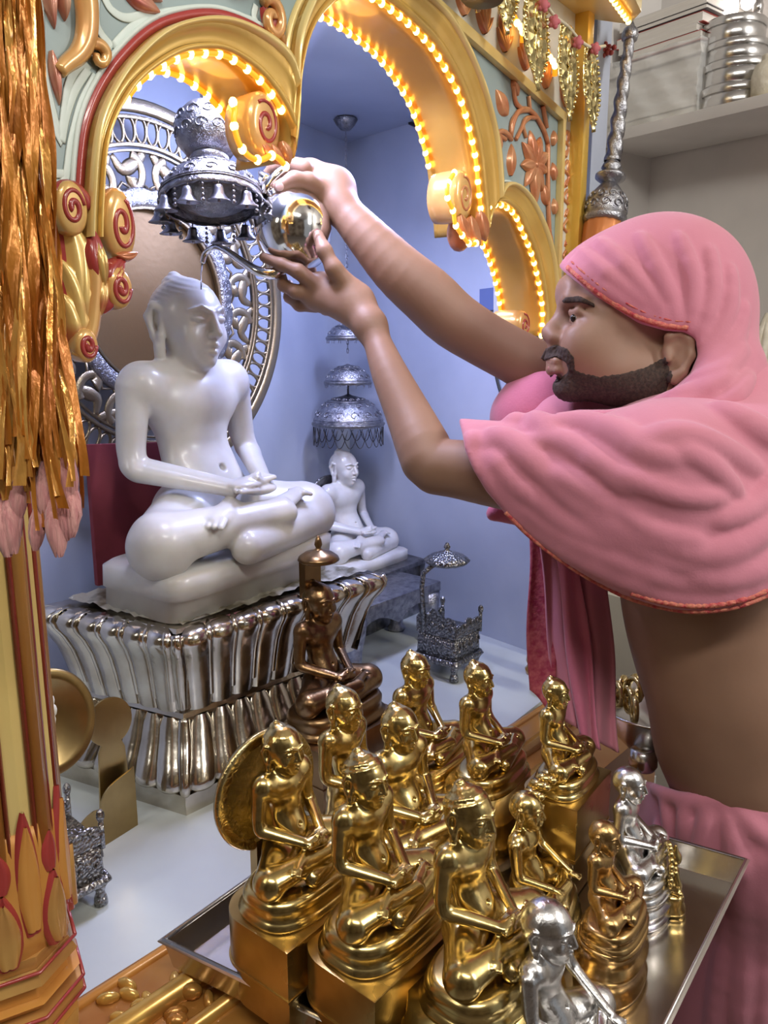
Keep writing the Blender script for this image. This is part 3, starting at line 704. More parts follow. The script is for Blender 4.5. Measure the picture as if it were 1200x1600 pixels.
for k in range(8):
    a = math.radians(-60 + 45 * k)
    mb = MB(); curved_leaf(mb, a, .962, 1.035, .0146, .0585, .006); mb.build('carved_petal', 'maroon', t)
    mb = MB(); curved_leaf(mb, a, .966, 1.028, .0125, .0610, .007); mb.build('carved_petal', 'pillar_gold', t)
    mb = MB(); curved_leaf(mb, a + math.pi / 8, .985, 1.105, .0125, .0575, .005); mb.build('carved_petal', 'maroon', t)
    mb = MB(); curved_leaf(mb, a + math.pi / 8, .99, 1.092, .011, .0592, .006); mb.build('carved_petal', 'pillar_orange', t)
    mb = MB(); curved_leaf(mb, a, 1.036, 1.075, .009, .0592, .004); mb.build('carved_petal', 'maroon', t)
for (z0, z1, r0, r1, m) in ((.948, .962, .058, .060, 'pillar_gold'), (.934, .948, .066, .058, 'pillar_gold'), (.916, .934, .056, .054, 'pillar_orange'), (.903, .916, .0545, .067, 'pillar_orange'), (.888, .903, .068, .068, 'pillar_gold'), (.868, .888, .062, .060, 'pillar_orange'), (ZS, .868, .060, .062, 'pillar_gold')):
    mb = MB(); ring(mb, z0, z1, r0, r1); mb.build('base_moulding', m, t, bevel=.0015)
for z in (.948, .903, .888):
    a = octa(.0645 if z > .94 else .069); mb = MB()
    mb.tube([(q[0], q[1], z) for q in a + a[:1]], .0018, 6); mb.build('red_line', 'maroon', t)

# tassel garland hanging in front of the pillar
TT = .55
t = thing('tinsel_garland', 'shiny orange ribbon garland with pink floss ends hanging in front of the pillar', 'garland', W(40, 300, TT))
rr = np.random.RandomState(5)
for i in range(105):
    u = rr.rand(); xb = -30 + 158 * u; xt = -40 + 100 * u; lay = rr.rand(); yend = 640 + 150 * rr.rand() + (40 if u > .5 else 0)
    tt = TT + .03 * (lay - .5) + .01 * abs(u - .5); ph, a1, a2, f1 = rr.rand() * 6, 4 + 6 * rr.rand(), rr.rand() * 6, 1.5 + rr.rand() * 2
    G = []; n = 40; wid = .0016 + .0024 * rr.rand()
    for k in range(n):
        v = k / (n - 1); y = -120 + (yend + 120) * v; sp = v ** 1.6
        x = xt + (xb - xt) * sp + a1 * (.3 + v) * math.sin(f1 * v * 5 + ph)
        p = W(x, y, tt + .006 * math.sin(v * 9 + a2)); tw = .5 * math.sin(a2 + 5 * v) + .8 * math.sin(v * 14 + ph)
        d = np.array([math.cos(tw), math.sin(tw), 0]) * wid * (1 + .25 * math.sin(v * 30 + ph)); e = np.array([-math.sin(tw), math.cos(tw), 0]) * wid * .35
        G.append([p - d, p - d * .4 + e, p + d * .4 + e * .6 * math.sin(v * 40), p + d])
    mb = MB(); mb.grid(G); mb.build('ribbon', 'ribbon' if rr.rand() > .4 else 'ribbon_dark', t)
for (x, y, L, wq) in ((95, 690, 105, .010), (72, 720, 90, .008), (112, 760, 80, .008), (85, 770, 100, .009), (100, 775, 70, .008), (15, 770, 95, .008), (30, 745, 70, .007), (0, 780, 90, .008), (60, 790, 70, .006)):
    mb = MB(); lean = rr.uniform(-18, 22)
    for q in range(9):
        ang = q / 9 * 6.28; G = []
        for k in range(8):
            v = k / 7; rad = wq * math.sin(math.pi * (.12 + .8 * v)) * .8
            p = W(x + lean * v + rr.uniform(-1, 1), y + L * v, TT + .002) + np.array([math.cos(ang), math.sin(ang), 0]) * rad
            s_ = np.array([-math.sin(ang), math.cos(ang), 0]) * .0035 * math.sin(math.pi * (.15 + .8 * v))
            G.append([p - s_, p + np.array([math.cos(ang), math.sin(ang), 0]) * .001, p + s_])
        mb.grid(G)
    mb.build('floss_end', 'petal_pink', t)
# ================================================================== NICHE CONTENTS
U = np.array([.656, .755, 0.]); F_ = np.array([.755, -.656, 0.]); ZA = np.array([0, 0, 1.])
# --- silver lotus throne block (skewed footprint seen in the photo)
C0 = np.array(PZ(274, 990, 1.086)[:2]); C1 = np.array(PZ(604, 893, 1.086)[:2]); C3 = np.array(PZ(48, 946, 1.086)[:2]); C2 = C1 + (C3 - C0)
foot = [C0, C1, C2, C3]
def off_quad(Q, d):
    n = len(Q); out = []
    for i in range(n):
        a, b, c_ = Q[i - 1], Q[i], Q[(i + 1) % n]; e1 = (b - a) / np.linalg.norm(b - a); e2 = (c_ - b) / np.linalg.norm(c_ - b)
        n1 = np.array([e1[1], -e1[0]]); n2 = np.array([e2[1], -e2[0]]); m_ = (n1 + n2); m_ /= (1 + n1 @ n2); out.append(b + m_ * d)
    return out
blk = thing('lotus_throne', 'large polished silver lotus petal block carrying the big white marble statue', 'pedestal', (C0[0], C0[1], ZP))
def qring(levels, name, m, bev=0.):
    mb = MB(); V = []
    for z, d in levels: V += [(p[0], p[1], z) for p in off_quad(foot, d)]
    n = len(levels); F = [(i * 4 + k, i * 4 + (k + 1) % 4, (i + 1) * 4 + (k + 1) % 4, (i + 1) * 4 + k) for i in range(n - 1) for k in range(4)] + [(3, 2, 1, 0), tuple((n - 1) * 4 + k for k in range(4))]
    mb.add(V, F, False); return mb.build(name, m, blk, bevel=bev)
zt = 1.086
qring([(ZP, -.012), (ZP + .032, -.012), (ZP + .034, -.018), (ZP + .05, -.022), (ZP + .10, -.045), (ZP + .132, -.052), (ZP + .142, -.046), (ZP + .150, -.048), (ZP + .16, -.040), (zt - .10, -.030), (zt - .03, -.014), (zt - .006, -.010), (zt, -.014)], 'block_core', 'silver')
def face_petal(a, b, u, w_, prof, h, name='petal', tip=0.):      # prof [(z, off)] bottom->top
    e = (b - a) / np.linalg.norm(b - a); nrm = np.array([e[1], -e[0]]); G = []; n = len(prof)
    Le = np.linalg.norm(b - a); u0 = u
    for i, (z, o_, wf) in enumerate(prof):
        row = []; u = Le / 2 + (u0 - Le / 2) * (Le + 1.6 * (o_ - .012)) / Le
        for j in range(9):
            v = -1 + j / 4; p = a + e * (u + v * w_ * wf) + nrm * (o_ - .002 + h * (1 - v * v) ** .5 * (wf if wf < 1 else 1))
            row.append((p[0], p[1], z))
        G.append(row)
    mb = MB(); mb.grid(G); return mb.build(name, 'silver', blk)
up_prof = [(zt - .150, -.044, .86), (zt - .13, -.040, .92), (zt - .10, -.034, .95), (zt - .07, -.026, .97), (zt - .045, -.015, 1.), (zt - .028, -.004, 1.), (zt - .016, .0, .96), (zt - .007, -.003, .85), (zt - .001, -.012, .6), (zt + .001, -.025, .3)]
lo_prof = [(ZP + .034, -.018, .45), (ZP + .037, -.010, .75), (ZP + .044, -.008, .95), (ZP + .055, -.012, 1.), (ZP + .075, -.024, 1.), (ZP + .10, -.038, .9), (ZP + .125, -.047, .8), (ZP + .140, -.050, .5)]
for (a, b, nn) in ((C0, C1, 9), (C3, C0, 6), (C1, C2, 6)):
    L = np.linalg.norm(b - a)
    for k in range(nn):
        u = (k + .5) * L / nn
        face_petal(a, b, u, L / nn * .52, up_prof, .015)
        face_petal(a, b, u, L / nn * .50, lo_prof, .016, 'petal')
        face_petal(a, b, min(L - .01, u + L / nn * .5), L / nn * .13, [(z, o_ + .006, w_) for z, o_, w_ in up_prof[1:]], .007, 'petal')
for ci in (0, 1, 3):
    for prof_, nm in ((up_prof[:-2], 'corner_petal'), (lo_prof, 'corner_petal')):
        mb = MB(); pts_ = [(*off_quad(foot, o_ - .004)[ci], z) for z, o_, w_ in prof_]
        mb.tube(smooth_line(pts_, 20), [.007, .010, .0125, .012, .009], 12); mb.build(nm, 'silver', blk)
# --- crumpled foil sheet on top
cx = (C0 + C1 + C2 + C3) / 4
n1, n2 = 46, 30; G = []
rr = np.random.RandomState(3)
ph = rr.rand(8) * 6
for i in range(n1):
    row = []
    for j in range(n2):
        a, b = i / (n1 - 1), j / (n2 - 1); ed = .03 * math.sin(9 * b + 2) * (abs(a - .5) > .45); p = C0 * (1 - a) * (1 - b) + C1 * a * (1 - b) + C3 * (1 - a) * b + C2 * a * b
        p = cx + (p - cx) * (.86 + .03 * math.sin(7 * a + 5 * b)); h = .0035 * (1 + math.sin(31 * a + 9 * math.sin(7 * b + ph[0])) * math.sin(26 * b + 5 * math.sin(9 * a + ph[1]))) + .002 * math.sin(70 * a + 20 * b) ** 2
        row.append((p[0], p[1], zt + .002 + h))
    G.append(row)
mb = MB(); mb.grid(G); o = mb.build('foil_sheet', 'foil'); setp(o, 'crumpled pale foil sheet lying on the silver block under the marble statue', 'foil')

# ------------------------------------------------------------------ seated figures
def seated(name, vox=.0085, slim=1., arm='lap', hair='curls', head=1., earlong=1., foot_show=True, male=True, lean=0.):
    S = SDF(); X = slim; TB = .10
    # legs
    S.ell((0, -.06, .14), (.20, .15, .14), .03)
    for s_ in (1, -1):
        S.cone((s_ * .12, -.01, .135), (s_ * .35, .12, .115), .125, .102, .04)
        S.ell((s_ * .370, .14, .108), (.095, .10, .100), .04)
    S.cone((.37, .16, .135), (-.08, .265, .165), .088, .050, .02)       # upper shin
    S.cone((-.37, .16, .088), (.12, .28, .080), .085, .058, .02)       # lower shin
    S.cone((-.08, .25, .185), (-.25, .20, .205), .04, .026, .015, flat=(np.array([0, 0, 1.]), 1.35))
    for k in range(5): S.cone((-.235, .175 + .016 * k, .208), (-.285 + .008 * abs(k - 1.5), .155 + .022 * k, .20), .011, .009, .006)
    S.cone((.10, .20, .205), (.235, .255, .185), .040, .030, .012, flat=(np.array([0, 0, 1.]), 1.3))     # sole resting on the near thigh
    for k in range(5): S.cone((.225, .225 + .015 * k, .192), (.285 - .006 * k, .215 + .022 * k, .178), .0125, .0105, .005)
    # torso
    S.ell((0, .0, .20), (.165 * X, .115, .12), .03)
    S.ell((0, .012, .33), (.148 * X, .098, .15), .06)
    S.ell((0, .0, .52), (.182 * X, .102, .135), .07)
    S.ell((0, .055, .30), (.085 * X, .055, .075), .05)
    for s_ in (1, -1):
        S.ell((s_ * .078 * X, .042, .545), (.088, .046, .062), .045)
        S.cone((0, -.005, .675), (s_ * .185 * X, -.01, .625), .052, .05, .05)
        S.cone((0, .0, .56), (s_ * .17 * X, -.005, .59), .088, .068, .06); S.ell((s_ * .216 * X, -.008, .604), (.062, .064, .070), .06)
    S.ell((0, .112, .315), (.012, .012, .012), .012, 's')
    S.cone((0, -.005, .62), (0, .0, .74), .064, .060, .03)
    # arms
    if arm == 'lap':
        for s_ in (1, -1):
            S.cone((s_ * .232 * X, -.01, .60), (s_ * .268 * X, -.005, .345), .058, .046, .012)
            S.cone((s_ * .268 * X, -.005, .335), (s_ * .085, .205, .268), .047, .032, .012)
        S.ell((-.03, .225, .252), (.075, .05, .022), .012); S.ell((.03, .232, .276), (.075, .048, .020), .008)
        for k in range(4): S.cone((.0 - .01, .20 + .02 * k, .280), (-.095 + .006 * abs(k - 1.5), .205 + .021 * k, .287), .0115, .009, .004)
        for k in range(4): S.cone((.02, .205 + .02 * k, .256), (.10, .205 + .021 * k, .262), .011, .009, .004)
        S.cone((.04, .25, .285), (-.02, .265, .305), .012, .010, .006); S.cone((-.05, .25, .265), (.0, .272, .295), .012, .010, .006)
    else:                                                     # one arm forward, holding something at the knee
        S.cone((-.232, -.01, .60), (-.30, .06, .36), .056, .044, .012); S.cone((-.30, .06, .35), (-.20, .27, .22), .044, .03, .012)
        S.cone((.232, -.01, .60), (.262, .03, .35), .056, .044, .012); S.cone((.262, .03, .345), (.20, .26, .29), .046, .03, .012)
        for s_, c_ in ((-1, (-.19, .30, .205)), (1, (.19, .29, .285))):
            S.ell(c_, (.035, .04, .022), .01)
            for k in range(5): S.cone(np.array(c_) + (-.024 + .012 * k, .02, .0), np.array(c_) + (-.036 + .018 * k, .065 - .006 * abs(k - 2), -.012), .0095, .0075, .003)
    # head
    h = head; hc = np.array([0, .01, .985 - .128 * head])
    def H(x, y, z): return hc + h * np.array([x, y, z])
    S.ell(H(0, 0, .008), h * np.array([.094, .104, .104]), .012)
    S.ell(H(0, .030, -.062), h * np.array([.068, .070, .066]), .035)
    S.ell(H(0, .070, -.108), h * np.array([.026, .024, .020]), .025)
    for s_ in (1, -1):
        S.ell(H(s_ * .045, .066, -.040), h * np.array([.030, .026, .032]), .025)                 # cheek
        S.ell(H(s_ * .037, .086, .008), h * np.array([.026, .018, .014]), .012, 's')             # socket
        S.ell(H(s_ * .038, .082, .006), h * np.array([.023, .017, .011]), .004)                  # eye
        S.chain([H(s_ * .012, .106, .026), H(s_ * .036, .101, .037), H(s_ * .066, .076, .026)], [.0075, .005], .008)
        S.cone(H(s_ * .012, .105, -.038), H(s_ * .013, .100, -.036), .0095 * h, .009 * h, .006)
        S.chain([H(s_ * .086, .004, .026), H(s_ * .104, -.018, .040), H(s_ * .110, -.034, .012), H(s_ * .102, -.022, -.040), H(s_ * .096, -.008, -.07)], [.012 * h, .011 * h], .006)
        S.chain([H(s_ * .090, .000, .020), H(s_ * .096, -.002, -.040), H(s_ * .094, -.010, -.07 - .035 * earlong)], [.010 * h, .013 * h], .006)
        S.cone(H(s_ * .098, -.010, -.07), H(s_ * .088, -.018, -.085 - .075 * earlong), .015 * h, .013 * h, .008)
        S.ell(H(s_ * .106, -.012, .0), h * np.array([.008, .012, .028]), .006, 's')
    S.cone(H(0, .100, .022), H(0, .119, -.032), .0080 * h, .0130 * h, .012)
    S.chain([H(-.026, .090, -.066), H(0, .106, -.062), H(.026, .090, -.066)], [.0065, .010, .0065], .005)
    S.chain([H(-.022, .088, -.083), H(0, .101, -.083), H(.022, .088, -.083)], [.006, .0105, .006], .005)
    def hairmask(P):
        q = P - hc; return np.clip((q[:, 2] - .045 * h + q[:, 1] * -.42) / .02, 0, 1) * (q[:, 2] > -.10)
    S.ell(H(0, -.008, .016), h * np.array([.0985, .1065, .104]), .004)                              # hair cap
    S.ell(H(0, .055, -.05), h * np.array([.0001, .0001, .0001]), .001)
    if hair in ('curls', 'lines', 'band'):
        S.ell(H(0, -.040, .106), h * np.array([.038, .038, .022]), .012); S.ell(H(0, -.046, .124), h * np.array([.017, .017, .014]), .008)
    if hair == 'curls':
        S.fn(lambda P: -.0035 * hairmask(P) * np.abs(np.sin((P[:, 2] - hc[2]) * 95)) * np.abs(np.sin(np.arctan2(P[:, 0], P[:, 1]) * 11 + np.floor((P[:, 2] - hc[2]) * 95 / np.pi) * 1.57)), hc, .2, .01, 'd')
    if hair == 'lines': S.fn(lambda P: -.0018 * hairmask(P) * (.5 + .5 * np.sin((P[:, 2] - hc[2] + .25 * P[:, 1]) * 420)), hc, .2, .01, 'd')
    if hair == 'band':
        S.fn(lambda P: -.005 * hairmask(P) * (np.sin((P[:, 2] - hc[2] - .3 * P[:, 1]) * 170) > .2), hc, .2, .01, 'd')
    if hair == 'short': S.fn(lambda P: -.002 * hairmask(P) * (np.sin(P[:, 0] * 400) * np.sin(P[:, 1] * 400) * np.sin(P[:, 2] * 400)), hc, .2, .01, 'd')
    def wrap(f):
        def g(P):
            u = np.clip((P[:, 2] - .16) / .26, 0, 1); Q = P.copy(); Q[:, 1] += TB * u * u * (3 - 2 * u); return f(Q)
        return g
    S.P = [(wrap(f), c, R + (TB if R < 50 else 0), k, op) for f, c, R, k, op in S.P]
    me = S.mesh(name, vox); return me
ME = {}
ME['marble'] = seated('marble_body', .0052, 1.02, hair='lines', earlong=.7, head=1.26)
ME['slim'] = seated('slim_body', .0085, .86, hair='curls', head=1.3, earlong=.55)
ME['broad'] = seated('broad_body', .0085, .98, hair='curls', head=1.28, earlong=.7)
ME['band'] = seated('banded_body', .0085, .88, hair='band', head=1.34, earlong=.6)
ME['reach'] = seated('reaching_body', .0085, .86, arm='reach', hair='short', head=1.3, earlong=.2)
ME['monk'] = seated('monk_body', .0085, .86, arm='lap', hair='short', head=1.4, earlong=.2)
ME['monk2'] = seated('monk_body', .0085, .86, arm='reach', hair='short', head=1.45, earlong=.15)
def body(which, root, m, name='figure', label=None):
    me = ME[which].copy(); me.materials.clear(); return link_mesh(name, me, m, root, label)
FA = math.atan2(.656, .755) + math.pi / 2     # turn +Y onto F_: angle a with (-sin a, cos a) = F_
def face_rz(f): return math.atan2(-f[0], f[1])
RZ0 = face_rz(F_)
def dshape(hw, d0, d1, nb=10, rr_=.14):      # footprint: rounded at the back, square in front (local x right, y forward)
    P = [(-hw, d1), (-hw, -d0 + rr_)] ; P = []
    P += [(hw, d1), (-hw, d1)]
    for k in range(nb + 1):
        a = math.pi + (math.pi / 2) * k / nb; P.append((-hw + rr_ + rr_ * math.cos(a), -d0 + rr_ + rr_ * math.sin(a)))
    for k in range(nb + 1):
        a = 1.5 * math.pi + (math.pi / 2) * k / nb; P.append((hw - rr_ + rr_ * math.cos(a), -d0 + rr_ + rr_ * math.sin(a)))
    return P[::-1]
def stad(hx, y0, y1, n=28, e=2.6):
    cy, hy = (y0 + y1) / 2, (y1 - y0) / 2; P = []
    for k in range(n * 2):
        a = math.pi * k / n; cc, ss = math.cos(a), math.sin(a); P.append((hx * abs(cc) ** (2 / e) * (1 if cc > 0 else -1), cy + hy * abs(ss) ** (2 / e) * (1 if ss > 0 else -1)))
    return P
def tiers(mb, levels, e=2.6):               # levels [(z, hx, y0, y1)]
    V = []; n = 56
    for z, hx, y0, y1 in levels: V += [(p[0], p[1], z) for p in stad(hx, y0, y1, 28, e)]
    k = len(levels); F = [(i * n + j, i * n + (j + 1) % n, (i + 1) * n + (j + 1) % n, (i + 1) * n + j) for i in range(k - 1) for j in range(n)] + [tuple(range(n))[::-1], tuple((k - 1) * n + j for j in range(n))]
    mb.add(V, F); return mb

# big marble statue
B0 = np.array([-.294, 1.354])
big = thing('marble_statue', 'large white marble seated figure with long ears in the lit niche', 'statue', (B0[0], B0[1], zt + .062), RZ0 + .12, sc=.475, local=True)
body('marble', big, 'marble_white', 'figure')
mb = MB(); tiers(mb, [(-.125, .40, -.17, .235), (-.055, .395, -.165, .23), (-.050, .41, -.165, .25), (.02, .41, -.16, .26), (.035, .39, -.14, .24)], 8); mb.build('plinth', 'marble_white', big)
o = big.children[-1]
# marble veins / stains handled by material
# small marble statue
small = thing('marble_statue', 'small white marble seated figure at the back under hanging silver umbrellas', 'statue', VP(-.085, 2.06, 868), RZ0 + .06, sc=.285, local=True)
body('marble', small, 'marble_white', 'figure')
mb = MB(); tiers(mb, [(-.06, .47, -.2, .36), (.02, .47, -.2, .36), (.035, .45, -.18, .34)], 7); mb.build('plinth', 'marble_white', small)
szb = small.location.z - .06 * .285
t = thing('stone_pedestal', 'dark pedestal holding the small marble statue behind the silver block', 'pedestal', (small.location.x, small.location.y, ZP), RZ0 + .06, local=True)
mb = MB(); mb.prism([(-.15, -.08), (.15, -.08), (.15, .12), (-.15, .12)], 0, szb - ZP - .012); mb.build('pedestal_body', 'silver_dark', t, bevel=.004)
mb = MB(); mb.prism([(-.17, -.09), (.17, -.09), (.17, .14), (-.17, .14)], szb - ZP - .0119, szb - ZP); mb.build('pedestal_top', 'silver_dark', t, bevel=.003)
# oval dark halo behind the small statue
def oval_plate(name, c, rx, rz, m, label, cat, th=.004, tilt=0., u=U, rim=True, group=None):
    t = thing(name, label, cat, c, group=group)
    Fv = np.array([u[1], -u[0], 0.]); P = []
    mb = MB(); V = []; seg = 56
    prof = [(0, .0), (.80, .0), (.84, .004), (.90, .001), (.96, .003), (1., .0), (.99, -.004), (0, -.004)]
    for f, h in prof:
        for k in range(seg):
            a = 2 * math.pi * k / seg; q = np.array(c) + u * rx * f * math.cos(a) + (ZA * math.cos(tilt) - Fv * math.sin(tilt)) * rz * f * math.sin(a) + Fv * h; V.append(q)
    n = len(prof); mb.add(V, [(i * seg + k, i * seg + (k + 1) % seg, (i + 1) * seg + (k + 1) % seg, (i + 1) * seg + k) for i in range(n - 1) for k in range(seg)])
    mb.build('plate', m, t); return t
pc = np.array([small.location.x, small.location.y, small.location.z]) - F_ * .055 + ZA * .10 - U * .03
oval_plate('oval_halo', pc, .10, .115, 'silver_dark', 'dark oval metal halo plate behind the small marble statue', 'halo')

# ornate brass halo (prabhavali) behind the big statue
Hc = W(243, 468, 1.50); 
halo = thing('ornate_halo', 'large oval pierced brass and silver halo standing behind the big marble statue', 'halo', Hc)
Hu = np.array([.60, .80, 0.]); Hn = np.array([.80, -.60, 0.]); RX, RZh = .335, .345
def hp(f, a, h=0.): return Hc + Hu * RX * f * math.cos(a) + ZA * RZh * f * math.sin(a) + Hn * h
def ringband(f0, f1, prof, name, m, seg=96, wav=0, wa=0.):
    mb = MB(); G = []
    for k in range(seg + 1):
        a = 2 * math.pi * k / seg; e = 1 + (wa * abs(math.sin(wav * a / 2)) if wav else 0)
        G.append([hp((f0 + (f1 - f0) * u) * (e if u > .5 else 1), a, h) for u, h in prof])
    mb.grid(G); return mb.build(name, m, halo)
rp = [(0, -.004), (0, .002), (.15, .006), (.5, .003), (.85, .006), (1, .002), (1, -.004), (0, -.004)]
ringband(.93, 1.0, rp, 'outer_rim', 'brass_orn'); ringband(.895, .918, rp, 'rim_bead', 'brass_orn'); ringband(.765, .785, rp, 'inner_rim', 'brass_orn'); ringband(.74, .752, rp, 'inner_rim', 'brass_orn'); ringband(.46, .475, rp, 'inner_rim', 'brass_orn')
for k in range(72):                                   # pierced scale band
    a = 2 * math.pi * (k + .5) / 72; mb = MB()
    P = [hp(.785 + .125 * (1 - math.cos(q)) / 2, a + .042 * math.sin(q) * (1 - .0 * q)) for q in np.linspace(0, 2 * math.pi, 15)]
    mb.tube(P, .0030, 6); mb.build('pierced_scale', 'brass_orn', halo)
for k in range(20):                                   # flame scrolls inside
    a = 2 * math.pi * (k + .5) / 20; mb = MB(); sg = 1 if math.cos(a) > 0 else -1
    P = []
    for q in np.linspace(0, 1, 30):
        th = 4.6 * q ** 1.2; r_ = .085 * (1 - q * .80)
        P.append(hp(.74, a - sg * .17) * 0 + hp(.62 + r_ * 1.25 * math.cos(th), a + sg * (.15 - .0 * q) * 0 + sg * r_ * 1.5 * math.sin(th), .001))
    mb.tube(P, [.010, .008, .014], 8, flat=.3, nrm=Hn)
    P = smooth_line([hp(.745, a + sg * .12), hp(.70, a + sg * .06), hp(.66, a - sg * .10), hp(.735, a - sg * .16)], 16); mb.tube(P, [.008, .014, .005], 8, flat=.3, nrm=Hn)
    mb.build('flame_scroll', 'brass_orn', halo)
mb = MB(); G = [[hp(f, 2 * math.pi * k / 64, -.004 + .003 * math.cos(f * 7)) for f in np.linspace(0.001, .47, 9)] for k in range(65)]
mb.grid(G); mb.build('centre_plate', 'brass_old', halo)
ringband(.475, .56, rp, 'mesh_ring', 'silver_eng', 64, 44, .03)
for k in range(32):
    a = 2 * math.pi * k / 32; mb = MB(); mb.tube([hp(.56, a), hp(.60, a + .1), hp(.56, a + .2)], .0028, 5); mb.build('lattice_loop', 'brass_orn', halo)
for k in range(6):                                    # stand behind
    pass
mb = MB(); b0_ = hp(.96, -math.pi / 2)
mb.prism(boxpts((b0_[0], b0_[1]), (.05, .006), math.atan2(Hu[1], Hu[0])), 1.086, b0_[2] + .01)
mb.build('stand', 'brass_orn', halo)
# dark red board
rb = W(180, 740, 1.335)
mb = MB(); q0, q1 = W(157, 905, 1.36), W(157, 570, 1.36)
ru = np.array([.70, .71, 0]); a = np.array(PZ(160, 915, zt)); 
P = [a - ru * .008, a + ru * .26, a + ru * .26 + ZA * .235, a - ru * .008 + ZA * .25]
mb.slab(P, -F_ * .012); o = mb.build('backing_board', 'red_cloth', bevel=.003); setp(o, 'dark red cloth covered board standing behind the marble statue', 'board')

# --- silver umbrella (chhatra) with bells over the big statue
def canopy(name, label, c, R_, Hh, tilt, m, bells=0, fringe=0, parent_t=None, tdir=F_, loops=0):
    ax = ZA * math.cos(tilt) - tdir * math.sin(tilt); ax = np.array(ax)
    t = parent_t or thing(name, label, 'umbrella', c)
    mb = MB(); prof = [(1., 0), (1.02, .02), (.99, .08), (.97, .20), (.90, .42), (.76, .64), (.55, .82), (.30, .93), (.12, .98), (.05, 1.02), (.0, 1.02)]
    outer_ = [(r_ * R_, z * Hh) for r_, z in prof]; inner_ = [(r_ * R_ * .95, z * Hh * .94) for r_, z in prof][::-1]
    mb.lathe(inner_ + outer_[::1] if False else outer_, c, ax, 40, 0); 
    mb2 = MB(); V = []; seg = 48
    a_ = np.cross(ax, [0, 1., 0]); a_ /= np.linalg.norm(a_); b_ = np.cross(ax, a_)
    allp = outer_ + inner_
    for r_, z in allp:
        for k in range(seg):
            th = 2 * math.pi * k / seg; sc_ = -.05 * Hh * abs(math.sin(th * 14)) if z < .03 * Hh else 0
            V.append(np.array(c) + ax * (z + sc_) + r_ * (math.cos(th) * a_ + math.sin(th) * b_))
    n = len(allp); mb2.add(V, [(i * seg + k, i * seg + (k + 1) % seg, ((i + 1) % n) * seg + (k + 1) % seg, ((i + 1) % n) * seg + k) for i in range(n) for k in range(seg)])
    mb2.build('dome', m, t)
    s_r = np.array([q_[0] for q_ in outer_]); s_z = np.array([q_[1] for q_ in outer_]); s_l = np.r_[0, np.cumsum(np.hypot(np.diff(s_r), np.diff(s_z)))]
    def surf(th, l, out=.0008):
        r_ = np.interp(l, s_l, s_r); z_ = np.interp(l, s_l, s_z); return np.array(c) + ax * (z_ + out * .6) + (r_ + out) * (math.cos(th) * a_ + math.sin(th) * b_)
    LT = s_l[-1]; nsp = 14
    mbp = MB()
    for row, (lf, sz) in enumerate(((.24, .085), (.46, .075), (.68, .055))):
        for k in range(nsp):
            th0 = 2 * math.pi * (k + .5 * row) / nsp; rr0 = max(np.interp(lf * LT, s_l, s_r), .2 * R_)
            mbp.tube([surf(th0 + sz * LT * (1 - q_ / 8) * math.cos(q_) / rr0, lf * LT + sz * LT * (1 - q_ / 8) * math.sin(q_)) for q_ in np.linspace(0, 6.6, 16)], R_ * .014, 5)
    for lf in (.10, .13, .58):
        mbp.tube([surf(q_, lf * LT) for q_ in np.linspace(0, 2 * math.pi, 41)], R_ * .013, 5)
    mbp.build('chased_scrollwork', m, t)
    def rim(th, f=1.): return np.array(c) + R_ * f * (math.cos(th) * a_ + math.sin(th) * b_)
    for k in range(bells):
        th = 2 * math.pi * (k + .35) / bells; p = rim(th, .985); s_ = R_ * .27
        mb = MB(); mb.tube([p, p - ZA * s_ * .35], .0012, 5); q = p - ZA * s_ * .3
        mb.lathe([(0, 0), (.28 * s_, -.04 * s_), (.36 * s_, -.25 * s_), (.42 * s_, -.6 * s_), (.62 * s_, -.88 * s_), (.80 * s_, -1.0 * s_), (.80 * s_, -1.06 * s_), (.5 * s_, -.9 * s_), (0, -.8 * s_)], q, (0, 0, 1), 16)
        mb.ball(q - ZA * 1.05 * s_, .13 * s_, 8, 6); mb.build('bell', 'silver_bell', t)
        th += math.pi / bells; p = rim(th, .985); mb = MB()
        for z in (.25, .6, .95, 1.25): mb.ball(p - ZA * s_ * z, (.10 * s_ * (1 + z * .5),) * 3, 8, 6)
        mb.build('drop', 'silver_bell', t)
    for k in range(fringe):
        th = 2 * math.pi * k / fringe; p = rim(th, .98); s_ = R_ * .12
        mb = MB(); mb.tube([p, p - ZA * s_], .0009, 5); mb.ball(p - ZA * s_ * 1.1, (.16 * s_, .16 * s_, .3 * s_), 7, 5); mb.build('drop', 'silver_bell', t)
    for k in range(loops):
        th0, th1 = 2 * math.pi * k / loops, 2 * math.pi * (k + 1.6) / loops
        mb = MB(); mb.tube([rim(th0 + (th1 - th0) * u, .99) - ZA * R_ * (.06 + .50 * math.sin(math.pi * u)) for u in np.linspace(0, 1, 12)], .0011, 5); mb.build('chain_loop', 'dark_metal', t)
    return t, ax
M['silver_bell'] = mat('bell_silver', (.36, .36, .40), .34, 1., bump=.2, bscale=60)
Dc = W(331, 318, 1.20)
t, ax = canopy('bell_umbrella', 'engraved silver umbrella hung with bells above the big marble statue', Dc, .078, .060, .27, 'silver_eng', bells=11, tdir=np.array([.25, -.97, 0.]))
tb = Dc + ax * .058
mb = MB(); mb.lathe([(.016, 0), (.026, .006), (.030, .012), (.022, .02)], tb - ax * .002, ax, 24); mb.build('collar', 'silver_eng', t)
mb = MB(); mb.lathe([(.018, .0), (.034, .006), (.046, .022), (.050, .042), (.046, .060), (.034, .074), (.018, .082), (.009, .088), (.009, .098)], tb + ax * .012, ax, 36); mb.build('upper_dome', 'silver_eng', t)
mb = MB(); pr_ = np.array([(.046, .022), (.050, .042), (.046, .060), (.034, .074)]); e1 = np.cross(ax, [0, 1., 0]); e1 /= np.linalg.norm(e1); e2 = np.cross(ax, e1)
